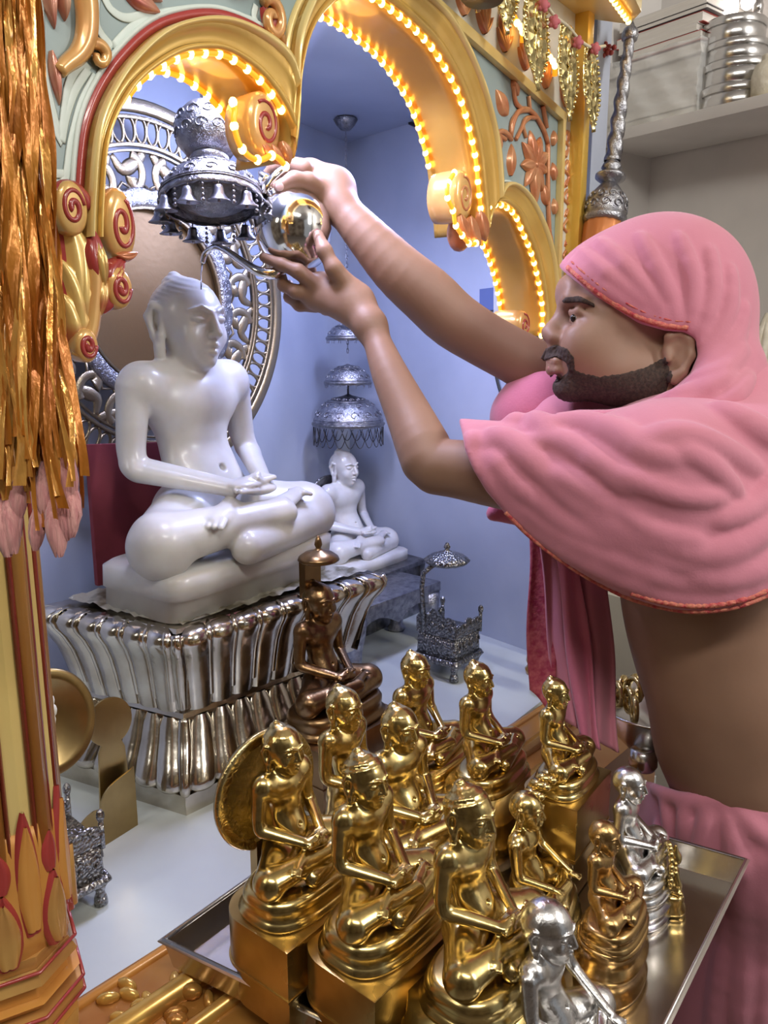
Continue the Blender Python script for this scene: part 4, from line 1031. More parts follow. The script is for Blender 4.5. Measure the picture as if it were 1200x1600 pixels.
for row, (z0_, sz) in enumerate(((.030, .009), (.052, .0095))):
    for k in range(12):
        th0 = 2 * math.pi * (k + .5 * row) / 12
        P = []
        for q_ in np.linspace(0, 7., 18):
            z_ = z0_ + sz * (1 - q_ / 9) * math.sin(q_); th = th0 + sz * 1.2 * (1 - q_ / 9) * math.cos(q_) / .048; r_ = np.interp(z_, pr_[:, 1], pr_[:, 0]) + .0006
            P.append(tb + ax * (.012 + z_) + r_ * (math.cos(th) * e1 + math.sin(th) * e2))
        mb.tube(P, .0012, 5)
mb.build('chased_scrollwork', 'silver_eng', t)
mb = MB(); e_ = tb + ax * .11; mb.tube([e_, e_ + (ZA * .10), np.array([e_[0], e_[1], ZN])], .0032, 8); mb.build('rod', 'silver_dark', t)
mb = MB(); mb.lathe([(.0, 0), (.02, 0), (.05, .012), (.060, .02), (.060, .023), (0, .03)], Dc - ax * .012, ax, 30); mb.build('inner_dish', 'silver_dark', t)

# --- triple umbrella over the small statue
cx_, cy_ = -.093, 2.09
hk = VP(cx_, cy_, 190)
t = thing('triple_umbrella', 'three silver umbrellas hanging on a chain above the small marble statue', 'umbrella', (cx_, cy_, ZN))
for (y, R_, Hh, fr, lp) in ((531, .054, .042, 16, 0), (600, .060, .050, 16, 0), (664, .092, .078, 0, 22)):
    c_ = VP(cx_, cy_, y)
    canopy('', '', c_, R_, Hh, 0., 'silver_eng', fringe=fr, parent_t=t, loops=lp)
    mb = MB(); mb.lathe([(R_ * 1.0, 0), (R_ * 1.04, .002), (R_ * 1.04, .006), (R_, .008)], c_, (0, 0, 1), 36); mb.build('rim_band', 'silver_dark', t)
mb = MB(); mb.tube([VP(cx_, cy_, 640), VP(cx_, cy_, 570)], .003, 6); mb.build('rod', 'dark_metal', t)
z0, z1 = VP(cx_, cy_, 548)[2], ZN - .02; n = int((z1 - z0) / .0105)
mb = MB()
for k in range(n):
    z = z0 + k * .0105; th = np.linspace(0, 2 * math.pi, 9); ca = (k % 2) * math.pi / 2
    mb.tube([(cx_ + .0024 * math.cos(q) * math.cos(ca), cy_ + .0024 * math.cos(q) * math.sin(ca), z + .0068 * math.sin(q)) for q in th], .0009, 4)
mb.build('chain', 'silver_bell', t)
mb = MB(); mb.lathe([(.004, -.03), (.012, -.028), (.022, -.018), (.030, -.004), (.026, .0)], (cx_, cy_, ZN), seg=8); mb.build('ceiling_hook', 'silver_dark', t)

# --- carved silver stool leg behind block (right)
a = PZ(575, 1040, ZP); 
t = thing('carved_stool', 'low carved silver stool standing between the silver block and the back wall', 'stool', (a[0] + .02, a[1] + .10, ZP), RZ0, local=True)
mb = MB(); mb.prism([(-.16, -.07), (.16, -.07), (.16, .07), (-.16, .07)], .125, .150); mb.build('seat', 'silver_eng', t, bevel=.004)
for sx in (-1, 1):
    for sy in (-1, 1):
        mb = MB(); mb.lathe([(.020, 0), (.024, .008), (.016, .02), (.018, .05), (.026, .09), (.028, .125)], (sx * .135, sy * .052, 0), seg=14); mb.build('leg', 'silver_eng', t)
P = [(-.15, .125)] + [(-.15 + .30 * k / 24, .085 + .028 * abs(math.sin(k / 24 * math.pi * 2.0))) for k in range(25)] + [(.15, .125)]
mb = MB(); mb.slab([(p[0], .068, p[1]) for p in P], (0, -.008, 0)); mb.build('apron', 'silver_eng', t)

# --- small silver throne with a parasol, right of the niche
p0 = PZ(700, 1048, ZP); hz = math.atan2(RD[1], RD[0])
def filigree_throne(name, label, base, rz, s_, m, post=True):
    t = thing(name, label, 'throne', base, rz, sc=s_, local=True)
    for sx in (-1, 1):
        for sy in (-1, 1):
            mb = MB(); mb.lathe([(.004, .0), (.010, .002), (.009, .012), (.006, .02), (.009, .030), (.013, .036)], (sx * .044, sy * .044, 0), seg=12); mb.build('foot', m, t)
    mb = MB(); tiers(mb, [(.034, .055, -.055, .055), (.040, .060, -.060, .060), (.048, .056, -.056, .056)], 12); mb.build('base', m, t)
    mb = MB(); tiers(mb, [(.046, .052, -.052, .052), (.100, .050, -.050, .050)], 14); mb.build('seat_box', m, t)
    # back and side panels with scalloped tops
    def panel(x0, y0, x1, y1, h, nm):
        n = 26; e = np.array([x1 - x0, y1 - y0]); Lq = np.linalg.norm(e); nn = np.array([e[1], -e[0]]) / Lq * .004
        tops = [(u, h * (.72 + .28 * abs(math.sin(3 * math.pi * u)) ** .6 + .22 * math.exp(-((u - .5) / .16) ** 2))) for u in np.linspace(0, 1, n)]
        P = [(x0, y0, .098)] + [(x0 + e[0] * u, y0 + e[1] * u, .098 + hh) for u, hh in tops] + [(x1, y1, .098)]
        mb = MB(); mb.slab(P, (nn[0], nn[1], 0)); mb.build(nm, m, t)
        mb = MB(); 
        for k in range(4):
            u = (k + .5) / 4; c_ = np.array([x0 + e[0] * u, y0 + e[1] * u]) + nn * (1.2 if True else 0)
            th = np.linspace(0, 5.2, 18); mb.tube([(c_[0] + e[0] / Lq * .009 * (1 - q / 8) * math.cos(q), c_[1] + e[1] / Lq * .009 * (1 - q / 8) * math.cos(q), .118 + .010 * (1 - q / 8) * math.sin(q)) for q in th], .0018, 5)
        mb.build('filigree', m, t)
    panel(-.05, -.048, .05, -.048, .045, 'back_panel'); panel(-.048, -.05, -.048, .05, .030, 'side_panel'); panel(.048, -.05, .048, .05, .030, 'side_panel')
    mb = MB(); mb.ball((-.05, .05, .140), (.006, .006, .010), 10, 7); mb.tube([(-.05, .05, .09), (-.05, .05, .135)], .004, 8); mb.build('finial', m, t)
    mb = MB(); mb.ball((.05, .05, .140), (.006, .006, .010), 10, 7); mb.tube([(.05, .05, .09), (.05, .05, .135)], .004, 8); mb.build('finial', m, t)
    for sx in (-.6, -.2, .2, .6):
        mb = MB(); th = np.linspace(0, 6.2, 22); mb.tube([(sx * .062 + .008 * (1 - q / 9) * math.cos(q), .0515, .073 + .016 * (1 - q / 9) * math.sin(q)) for q in th], .0016, 5); mb.build('filigree', m, t)
        mb = MB(); mb.tube([(.0515, sx * .062 + .008 * (1 - q / 9) * math.cos(q), .073 + .016 * (1 - q / 9) * math.sin(q)) for q in th], .0016, 5); mb.build('filigree', m, t)
        mb = MB(); mb.tube([(-.0515, sx * .062 + .008 * (1 - q / 9) * math.cos(q), .073 + .016 * (1 - q / 9) * math.sin(q)) for q in th], .0016, 5); mb.build('filigree', m, t)
    if post:
        mb = MB(); mb.tube([(-.03, -.05, .10), (-.034, -.056, .20), (-.030, -.056, .232), (-.012, -.048, .250), (.0, -.03, .255)], .0055, 9); mb.build('post', m, t)
        mb = MB(); mb.lathe([(.010, .0), (.036, .004), (.045, .010), (.046, .014), (.036, .022), (.02, .029), (.008, .032), (.004, .036), (.007, .041), (.003, .050), (0, .052)], (.004, -.018, .246), seg=36, lobes=24, lobe_a=.08); mb.build('parasol', m, t)
    return t
M['filig'] = mat('filigree_silver', (.50, .49, .48), .30, 1., bump=1., bscale=190, btype='voronoi', bdist=.0025, col2=(.20, .19, .19), cscale=320)
M['filig_d'] = mat('filigree_silver_dark', (.40, .39, .38), .30, 1., bump=1., bscale=190, btype='voronoi', bdist=.0025, col2=(.12, .12, .12), cscale=320)
filigree_throne('filigree_throne', 'small silver filigree throne with a lotus parasol by the right niche wall', p0, -.66, 1.02, 'filig_d')
p1 = PZ(98, 1424, ZP); 
filigree_throne('filigree_throne', 'small empty silver filigree throne on the marble beside the painted pillar', (p1[0] - .012, p1[1] + .012, ZP), -.75, .92, 'filig', post=False)

# --- brass plates at the left
c_ = W(76, 1130, 1.02); t = oval_plate('brass_plate', c_, .062, .070, 'brass_sheet', 'round brass plate leaning against the silver block behind the pillar', 'plate', u=np.array([.70, .71, 0]), tilt=.15)
c_ = W(172, 1128, 1.185)
t = thing('brass_disc_stand', 'small brass disc with a neck standing by the silver block', 'stand', (c_[0], c_[1], ZP))
uu = np.array([.75, .66, 0.]); P = [c_ + uu * .034 * math.cos(a) + ZA * .038 * math.sin(a) for a in np.linspace(-1.1, math.pi + 1.1, 30)]
zb = ZP - c_[2]; P += [c_ - uu * .020 + ZA * -.045, c_ - uu * .026 + ZA * (zb + .001), c_ + uu * .026 + ZA * (zb + .001), c_ + uu * .020 + ZA * -.045]
mb = MB(); mb.slab(P, F_ * -.004); mb.build('plate', 'brass_sheet', t, bevel=.001)
a = PZ(214, 1288, ZP); b = PZ(106, 1356, ZP)
mb = MB(); H_ = .098; N_ = 40; P = []
e = b - a
for k in range(N_ + 1):
    u = k / N_
    z = H_ * (1.0 if u < .02 else (.985 - .10 * u if u < .30 else (.94 - .0 * u) * math.cos((u - .30) / .36 * 1.0) ** 1 if u < .56 else (.62 - .9 * max(0, u - .82) if u < .86 else .58 - (u - .86) * 1.6)))
    P.append(a + e * u + ZA * z)
prof_l = [(0, 1.0), (.10, .965), (.25, .93), (.38, .88), (.46, .80), (.50, .71), (.505, .64), (.53, .62), (.62, .64), (.72, .61), (.80, .55), (.85, .46), (.86, .39), (.88, .36), (1.0, .30)]
P = [a + e * np.interp(0, [0], [0])] + [a + e * u + ZA * H_ * z for u, z in smooth_line(prof_l, 50)] + [b]
mb.slab(P, np.array([-e[1], e[0], 0]) / np.linalg.norm(e) * .0025)
t = thing('brass_lotus_plate', 'brass sheet cut in a stepped lotus outline standing on the marble', 'plate', a); mb.build('plate', 'brass_sheet', t)
# white jasmine string beside pillar
t = thing('jasmine_string', 'string of white jasmine buds hanging beside the painted pillar', 'garland', W(74, 1095, .80))
rr = np.random.RandomState(2)
for k in range(9):
    mb = MB(); mb.ball(W(76 + 4 * math.sin(k * 1.3), 1095 + k * 15, .80), (.0060, .0055, .0075), 9, 6); mb.build('jasmine_bud', 'flower_white', t)
mb = MB(); mb.tube([W(73, 1040, .80), W(75, 1215, .80)], .0012, 5); mb.build('thread', 'string', t)
# niche right: blue panel with plastic bag, cable, wall marks
a = W(800, 520, 1.80)
t = thing('wall_notice', 'pale and blue framed notice on the right niche wall', 'notice', W(806, 462, 2.0))
e = RD3 = np.array([RD[0], RD[1], 0]); nn = np.array([-.788, -.616, 0.])
def NW(px, py, h=.0):    # on the right niche wall
    o_ = np.array([NC[0], NC[1], 0.]); d3 = np.array([NR[0] - NC[0], NR[1] - NC[1], 0.]); d3 /= np.linalg.norm(d3); n3 = np.array([d3[1], -d3[0], 0.]); 
    if n3 @ (CAM - o_) < 0: n3 = -n3
    o_ = o_ + n3 * h; d = ray(px, py); tt = ((o_ - CAM) @ n3) / (d @ n3); return CAM + d * tt, n3
q, n3 = NW(770, 452, .002)
mb = MB(); mb.slab([NW(x, y, .002)[0] for x, y in ((752, 452), (800, 446), (800, 482), (752, 486))], n3 * .006); mb.build('blue_board', 'glass_blue', t)
mb = MB(); mb.slab([NW(x, y, .009)[0] for x, y in ((772, 448), (840, 430), (840, 520), (772, 516))], n3 * .002); mb.build('sheet', 'marble_white', t)
mb = MB(); mb.tube([NW(x, y, .014)[0] for x, y in ((785, 600), (786, 560), (790, 530), (780, 620))], .002, 5); 
o = MB().tube(smooth_line([NW(x, y, .012)[0] for x, y in ((770, 560), (778, 600), (792, 640), (812, 665), (830, 690))], 24), .0035, 6).build('power_cable', 'wire'); setp(o, 'thin black cable hanging on the right niche wall beside the far arm', 'cable')
o = MB().tube(smooth_line([NW(x, y, .006)[0] for x, y in ((640, 192), (652, 196), (660, 190), (668, 195))], 16), .005, 6).build('junction_bracket', 'dark_metal'); setp(o, 'small dark bracket on the niche wall just below the ceiling', 'bracket')
# ================================================================== TRAY AND ITS FIGURES
ZT = .852
def TZ(x, y, z=ZT + .028): return PZ(x, y, z)
q = [TZ(255, 1470), TZ(640, 1196), TZ(1165, 1345)]; q = [np.array(p[:2]) for p in q]
q4 = q[0] + (q[2] - q[1]); tq = [q[0], q4, q[2], q[1]]
tray = thing('steel_tray', 'large square stainless steel tray with upright rims full of small figures', 'tray', (sum(tq) / 4)[0:2].tolist() + [ZT])
def inset(Q, d): return off_quad(Q, d)
area2 = sum(tq[i - 1][0] * tq[i][1] - tq[i][0] * tq[i - 1][1] for i in range(4))
ctrq = sum(tq) / 4
def ins(d): return [p + (ctrq - p) / np.linalg.norm(ctrq - p) * d * 1.414 for p in tq]
Vt = []; lv = [(ins(.006), ZT - .006), (ins(.0), ZT + .0275), (ins(-.003), ZT + .0285), (ins(-.0035), ZT + .0265), (ins(-.005), ZT + .0285), (ins(-.001), ZT + .031), (ins(.002), ZT + .0285), (ins(.009), ZT - .002)]
for Q, z in lv: Vt += [(p[0], p[1], z) for p in Q]
n = len(lv); mb = MB(); mb.add(Vt, [(i * 4 + k, i * 4 + (k + 1) % 4, (i + 1) * 4 + (k + 1) % 4, (i + 1) * 4 + k) for i in range(n - 1) for k in range(4)] + [(0, 1, 2, 3), tuple((n - 1) * 4 + k for k in range(4))], False)
mb.build('pan', 'steel_tray', tray, bevel=.0012)
o = MB().tube([tuple(p) + (ZT + .029,) for p in ins(.0)] + [tuple(ins(.0)[0]) + (ZT + .029,)], .0028, 8).build('rolled_rim', 'steel', tray)
# wooden stool under the tray so that it stands on something
mb = MB(); cc = ctrq; mb.prism([c_ + (cc - c_) * .25 for c_ in tq], .0, ZT - .006); 
o = mb.build('wooden_stand', 'sill'); setp(o, 'plain wooden stand under the steel tray', 'stand')

LAB = 'seated figure on the steel tray'
def base_poly(S_, hx, y0, y1): return [(p[0] * S_, p[1] * S_) for p in stad(hx, y0, y1, 28, 3)]
def figure(px, py, F, S_, which, m, label, rz=0., style='box', ph=.10, name='gold_figure', grp=None, base_m=None, x=None, zb=ZT):
    """px = column of the head, F = distance along the floor, S_ = figure height, ph = plinth height"""
    x = x if x is not None else F * 0
    base_m = base_m or m
    t = thing(name, label, 'figure', (x, F, zb), RZ0 + rz, local=True)
    b = body(which, t, m); b.scale = (S_, S_, S_); b.location = (0, 0, ph + .028 * S_ / .17)
    k = S_ / .182
    mb = MB(); tiers(mb, [(ph - .001, .083 * k, -.040 * k, .066 * k), (ph + .006 * k, .085 * k, -.041 * k, .068 * k), (ph + .009 * k, .080 * k, -.038 * k, .064 * k), (ph + .014 * k, .078 * k, -.036 * k, .062 * k), (ph + .020 * k, .080 * k, -.036 * k, .063 * k), (ph + .026 * k, .080 * k, -.034 * k, .063 * k), (ph + .032 * k, .076 * k, -.03 * k, .060 * k), (ph + .034 * k, .070 * k, -.026 * k, .056 * k)], 2.8)
    mb.build('cushion', m, t)
    if style == 'box':
        P = dshape(.090 * k, .050 * k, .074 * k, rr_=.045 * k)
        mb = MB(); mb.prism(P, ph * .47, ph); mb.build('upper_block', base_m, t, bevel=.0015)
        P = dshape(.084 * k, .046 * k, .069 * k, rr_=.042 * k)
        mb = MB(); mb.prism(P, 0, ph * .469); mb.build('lower_block', base_m, t, bevel=.0015)
        mb = MB(); P2 = dshape(.0915 * k, .0515 * k, .0755 * k, rr_=.045 * k); mb.prism(P2, ph * .455, ph * .485); mb.build('ledge', base_m, t, bevel=.001)
    elif style == 'round':
        mb = MB(); lv_ = [(0, 1.10), (.10, 1.12), (.16, 1.04), (.30, 1.0), (.42, 1.02), (.5, 1.10), (.58, 1.10), (.66, 1.0), (.82, .98), (.9, 1.06), (1.0, 1.04)]
        tiers(mb, [(ph * z, .082 * k * s_, -.045 * k * s_, .066 * k * s_) for z, s_ in lv_], 2.4); mb.build('stepped_base', base_m, t)
    elif style == 'crescent':
        mb = MB(); lv_ = [(0, 1.30), (.30, 1.30), (.36, 1.26), (.38, 1.2), (.62, 1.18), (.68, 1.16), (.70, 1.1), (1.0, 1.06)]
        tiers(mb, [(ph * z, .084 * k * s_, -.050 * k * s_, .066 * k * s_) for z, s_ in lv_], 2.8); mb.build('stepped_base', base_m, t)
    return t
def X(px, F, y):      # world x of column px at forward distance F and image row y
    c_ = (800 - y) / FPX; dz = (c_ * F * CP - F * SP) / (CP + c_ * SP); f = F * CP - dz * SP
    return f * (px - 600) / FPX
def fig(hx, hy, F, top, ph, which, m, label, rz=0., style='box', **k):
    """hx, hy: top of head in the photo; top: total height"""
    c_ = (800 - hy) / FPX; z = 1.5 + (c_ * F * CP - F * SP) / (CP + c_ * SP); S_ = (z - k.get('zb', ZT) - ph - .0) / (1.0 + .165)
    x = X(hx, F, hy)
    # the head sits slightly behind the base centre
    return figure(hx, hy, F, S_, which, m, label, rz, style, ph, x=x + .006, **k)
fig(447, 1135, .735, 0, .100, 'slim', 'gold', 'gold seated figure with a round engraved disc behind it', style='box', base_m='gold_block', rz=.05)
fig(578, 1180, .685, 0, .095, 'band', 'gold', 'gold seated figure on a tall angular block, right of the disc-backed one', style='box', base_m='gold_block', rz=0.02)
fig(745, 1232, .645, 0, .075, 'band', 'gold', 'large gold seated figure with banded hair in the front centre of the tray', style='crescent', rz=.02)
fig(545, 1075, .925, 0, .04, 'slim', 'gold', 'narrow gold seated figure with a reddened chest, directly in front of the dark bronze one', style='box', base_m='gold_block', rz=.1)
fig(632, 1105, .845, 0, .055, 'broad', 'gold', 'broad shouldered gold seated figure whose soles show in its lap', style='box', base_m='gold_block', rz=-.05)
fig(655, 1020, 1.02, 0, .07, 'broad', 'gold', 'gold seated figure furthest back on the tray, near the silver throne', style='crescent', rz=.05)
fig(754, 1035, .97, 0, .09, 'slim', 'gold', 'gold seated figure in the back row, right of the furthest one on the tray', style='crescent', rz=.1)
fig(874, 1060, .90, 0, .125, 'slim', 'gold', 'gold seated figure on a high square block in front of the hanging rose cloth', style='box', base_m='gold_block', rz=.1)
fig(832, 1238, .80, 0, .012, 'reach', 'gold', 'small gold figure leaning forward with arms stretched to its knees', style='round', rz=.25)
fig(950, 1285, .725, 0, .062, 'monk', 'gold_copper', 'smooth copper toned seated figure on a stepped round base near the tray edge', style='round', rz=.1)
fig(992, 1200, .845, 0, .03, 'monk', 'silver_body', 'silver seated figure with cropped hair standing next to the tiny gold idol', style='round', rz=.15, name='silver_figure')
fig(870, 1412, .60, 0, .012, 'monk2', 'silver_body', 'silver seated figure with speckled cropped hair nearest the camera', style='round', rz=.15, name='silver_figure')
# disc behind the first figure
x1 = X(457, .735, 1222); c_ = np.array([x1, .735, 0.]) - F_ * .040; c_[2] = VP(c_[0], c_[1], 1232)[2]
oval_plate('halo_disc', c_, .064, .066, 'gold_disc' if 'gold_disc' in M else 'brass_orn', 'round engraved gold disc standing behind the leftmost gold figure', 'halo', u=np.array([.70, .714, 0.]))
mb = MB(); mb.prism(boxpts((c_[0], c_[1]), (.02, .006), .8), ZT, c_[2] - .05)
o = mb.build('disc_stand', 'gold_block'); setp(o, 'small gold foot holding the engraved disc behind the leftmost gold figure', 'stand')
# tiny gold idol
p = TZ(1048, 1418, ZT)
t = thing('tiny_idol', 'tiny knobbly gold idol standing alone near the right rim of the tray', 'idol', (p[0], p[1], ZT), RZ0 + .6, sc=.92, local=True)
mb = MB(); tiers(mb, [(0, .020, -.016, .016), (.006, .021, -.017, .017), (.010, .016, -.013, .013), (.02, .018, -.014, .014), (.026, .015, -.012, .012)], 2.5); mb.build('base', 'gold', t)
S = SDF(); S.ell((0, 0, .034), (.014, .011, .011), .004)
for s_ in (1, -1): S.cone((s_ * .003, .0, .032), (s_ * .014, .006, .030), .006, .004, .003); S.cone((s_ * .009, 0, .056), (s_ * .013, .004, .042), .0035, .003, .002)
S.ell((0, 0, .050), (.009, .007, .013), .004); S.ell((0, .001, .071), (.0075, .0075, .009), .003); S.cone((0, 0, .076), (0, 0, .088), .006, .002, .003)
S.part('figure', .0011, 'gold', t)
mb = MB()
for k in range(15):
    a = -.5 + (math.pi + 1.0) * k / 14; mb.ball((.019 * math.cos(a), -.008, .058 + .030 * math.sin(a)), (.0048, .0042, .0048), 8, 6)
mb.build('beaded_halo', 'gold', t)
# seven-hooded snake canopy seen above the leaning figure
p = VP(X(835, .86, 1212), .86, 1212)
t = thing('serpent_canopy', 'gold canopy of small serpent hoods rising behind the leaning gold figure', 'canopy', (p[0], p[1], ZT))
for k in range(7):
    a = (k - 3) * .30; d = np.array([math.sin(a), 0, math.cos(a)]); base = p - ZA * .045
    dd = U * math.sin(a) + ZA * math.cos(a); mb = MB(); mb.tube([base, base + dd * .03, base + dd * .046 + F_ * .010, base + dd * .048 + F_ * .022], [.004, .0065, .008, .005], 8); mb.ball(base + dd * .048 + F_ * .024, (.006, .006, .005), 9, 6); mb.build('serpent_hood', 'gold', t)
mb = MB(); mb.tube([(p[0], p[1], ZT), p - ZA * .04], [.012, .009], 10); mb.build('stem', 'gold', t)
# dark bronze figure with parasol on the marble
t = fig(505, 910, 1.235, 0, .115, 'slim', 'bronze', 'dark bronze seated figure with a metal parasol overhead, behind the gold figures', style='box', zb=ZP, name='bronze_figure', rz=.02)
hd = np.array([t.location.x, t.location.y, 0.])
S_b = [c for c in t.children if c.name.startswith('figure')][0].scale[0]; zt_ = ZP + .115 + .028 * S_b / .17 + S_b * 1.0
loc = lambda x, y, z: (x, y, z)
mb = MB(); mb.tube([(0, -.030, .20), (0, -.034, zt_ - ZP - .02), (0, -.030, zt_ - ZP + .03)], [.006, .007, .010], 8)
hb = zt_ - ZP
V0 = t.location.copy()
def lbuild(mb, nm, m): 
    me_o = mb.build(nm, m); me_o.parent = t; return me_o
mb = MB(); mb.slab([(-.018, -.045, hb - .03), (.018, -.045, hb - .03), (.018, -.045, hb + .038), (-.018, -.045, hb + .038)], (0, .014, 0)); lbuild(mb, 'parasol_post', 'bronze')
mb = MB()
for k in range(6): mb.ball((0.0, -.048, hb - .022 + .011 * k), .0052, 8, 6)
lbuild(mb, 'beading', 'bronze')
mb = MB(); mb.lathe([(.0, 0), (.030, .0), (.034, .003), (.032, .008), (.022, .015), (.008, .019), (.004, .022), (.0065, .028), (.005, .036), (.002, .042), (0, .043)], (0, -.018, hb + .032), seg=28); lbuild(mb, 'parasol', 'bronze')
# small silver bowl between
p = TZ(590, 1165, ZP + .075)
p = PZ(588, 1175, ZP + .02); 
o = MB().lathe([(.0, 0), (.018, 0), (.03, .010), (.038, .024), (.036, .025), (.027, .012), (.0, .004)], (p[0] + .03, p[1], ZP), seg=28).build('silver_bowl', 'silver'); setp(o, 'small silver bowl on the marble beside the dark bronze figure', 'bowl')

# ================================================================== RIGHT SIDE OF THE ROOM
def SH(px, py, h):    # point on vertical plane h metres behind the shelf front edge
    o_ = np.array([e0[0], e0[1], 0.]) + np.array([RNR[0], RNR[1], 0]) * h; n3_ = np.array([RNR[0], RNR[1], 0.]); d = ray(px, py); return CAM + d * (((o_ - CAM) @ n3_) / (d @ n3_))
R3, N3_ = np.array([RD[0], RD[1], 0.]), np.array([RNR[0], RNR[1], 0.])
zs_ = sh_z + .026
# wrapped books
a0 = SH(925, 215, .03); a1 = SH(1090, 170, .03); a0[2] = zs_; L = np.linalg.norm((a1 - a0)[:2])
covers = ['paper', 'paper', 'paper', 'paper', 'paper', 'paper', 'paper', 'paper']
rr = np.random.RandomState(9); z = zs_ + .001
def book(z, dx, L_, D_, H_, cov, label, tilt=0.):
    A = a0 + R3 * dx + N3_ * (.0 + rr.uniform(0, .015)); A[2] = z
    t = thing('book', label, 'book', A, group=None)
    mb = MB(); mb.slab([A + R3 * .001 + ZA * .0015, A + R3 * (L_ - .003) + ZA * .0015, A + R3 * (L_ - .003) + ZA * .0015 + N3_ * D_ * .98, A + R3 * .001 + ZA * .0015 + N3_ * D_ * .98], ZA * (H_ - .003)); mb.build('pages', 'paper', t)
    for zz in (0, H_ - .0015):
        mb = MB(); mb.slab([A + ZA * zz, A + R3 * L_ + ZA * zz, A + R3 * L_ + ZA * zz + N3_ * D_, A + ZA * zz + N3_ * D_], ZA * .0015); mb.build('cover', cov, t)
    return t
names = ['bottom book of the plastic wrapped stack on the wall shelf', 'book lying second from the bottom in the plastic wrapped shelf stack', 'book lying third from the bottom in the plastic wrapped shelf stack', 'book lying fourth from the bottom in the plastic wrapped shelf stack', 'book lying fifth from the bottom in the plastic wrapped shelf stack', 'book lying sixth from the bottom in the plastic wrapped shelf stack', 'top book inside the plastic wrapped stack on the wall shelf']
M['cover_pale'] = mat('pale_cover', (.62, .60, .57), .5, 0)
for i, nm in enumerate(names):
    H_ = .021; book(z, .004 + rr.uniform(-.003, .006), L - .012, .17, H_, 'cover_pale', nm)['group'] = 'books wrapped in plastic'; z += H_ + .0005
ztop = z
mb = MB(); G = []
n = 30
for i in range(n + 1):
    row = []
    for j in range(17):
        u = i / n; v = j / 16; bul = .004 * math.sin(u * 23 + v * 9) + .003 * math.sin(v * 31 + u * 11)
        A = a0 + R3 * (-.008 + (L + .01) * u) - N3_ * (.010 + bul); A[2] = zs_ + .002 + (ztop - zs_ + .006) * v; row.append(A)
    G.append(row)
mb.grid(G); G2 = [[r[-1], r[-1] + N3_ * .10 + ZA * .004, r[-1] + N3_ * .19 + ZA * .001] for r in G]; mb.grid(G2)
A = [G[-1][0], G[-1][-1]]; mb.grid([[G[-1][j], G[-1][j] + N3_ * .19] for j in range(17)])
o = mb.build('plastic_wrap', 'plastic'); setp(o, 'clear creased plastic wrapped round the stack of pale books', 'wrapper')
z = ztop + .008
book(z, .075, L - .085, .16, .020, 'book_red', 'red covered book lying on top of the plastic wrapped stack'); z += .0205
book(z, .06, L - .08, .16, .016, 'cover_pale', 'pale book lying between the red book and the dark one'); z += .0165
book(z, .05, L - .06, .16, .022, 'book_red', 'thick red edged book under the dark book near the shelf top'); z += .0225
book(z, .07, L - .07, .16, .010, 'book_dark', 'thin dark book lying high on the pile'); z += .0105
book(z, .06, L - .06, .16, .020, 'cover_pale', 'pale book on the very top of the pile')
# steel tins
tc0 = SH(1150, 160, .11); 
def tin(z, r, h, label, dx=0.):
    t = thing('steel_tin', label, 'tin', (tc0[0] + R3[0] * dx, tc0[1] + R3[1] * dx, z), group='steel tins on the wall shelf')
    mb = MB(); mb.lathe([(r * .96, 0), (r, .003), (r, h * .62), (r * .985, h * .64), (r, h * .66)], t.location, seg=40); mb.build('tin_body', 'steel', t)
    mb = MB(); mb.lathe([(r * 1.02, h * .655), (r * 1.03, h * .68), (r * 1.03, h * .93), (r * 1.0, h * .98), (r * .9, h)], t.location, seg=40); mb.build('lid', 'steel', t)
z = zs_
for r, h, lb, dx in ((.082, .052, 'widest steel tin at the bottom of the stack on the shelf', 0), (.076, .050, 'second steel tin from the bottom of the shelf stack', -.004), (.070, .042, 'third steel tin from the bottom of the shelf stack', -.008), (.066, .05, 'topmost steel tin of the shelf stack, beneath the lit bulbs', -.018)):
    tin(z, r, h, lb, dx); z += h + .0005
# lit bulbs
for (x, y, s_, lb) in ((1137, 12, .030, 'bright round bulb above the steel tins'), (1182, 40, .024, 'smaller bright bulb to the right of the steel tins'), (1168, 2, .018, 'bright bulb at the top edge by the tins')):
    c_ = SH(x, y, .13); t = thing('lit_bulb', lb, 'bulb', c_)
    mb = MB(); mb.ball(c_, (s_ * .8, s_ * .8, s_), 20, 12); mb.build('globe', 'lamp_white', t); mb = MB(); mb.lathe([(.010, 0), (.012, .02), (.008, .03)], c_ + ZA * s_ * .85, seg=16); mb.build('socket', 'steel', t)
c_ = SH(1205, 88, .06); o = MB().lathe([(.02, 0), (.034, .01), (.036, .05), (.03, .07), (.018, .08), (.018, .09)], (c_[0], c_[1], zs_), seg=24).build('clay_jar', 'white_hair'); setp(o, 'pale round jar at the right end of the shelf', 'jar')
# paper lining on the shelf edge
o = MB().grid([[np.array([*(a0[:2] + RD * (.02 + u * .46) - RNR * .006), zs_ + .0012 + .002 * abs(math.sin(u * 13))]), np.array([*(a0[:2] + RD * (.02 + u * .46) + RNR * .05), zs_ + .0012])] for u in np.linspace(0, 1, 20)]).build('shelf_paper', 'foil_gold'); setp(o, 'crinkled yellowish paper under the books on the shelf edge', 'paper')
o = MB().ball(SH(935, 70, .03), (.03, .03, .02)).build('x', 'maroon'); bpy.data.objects.remove(o)
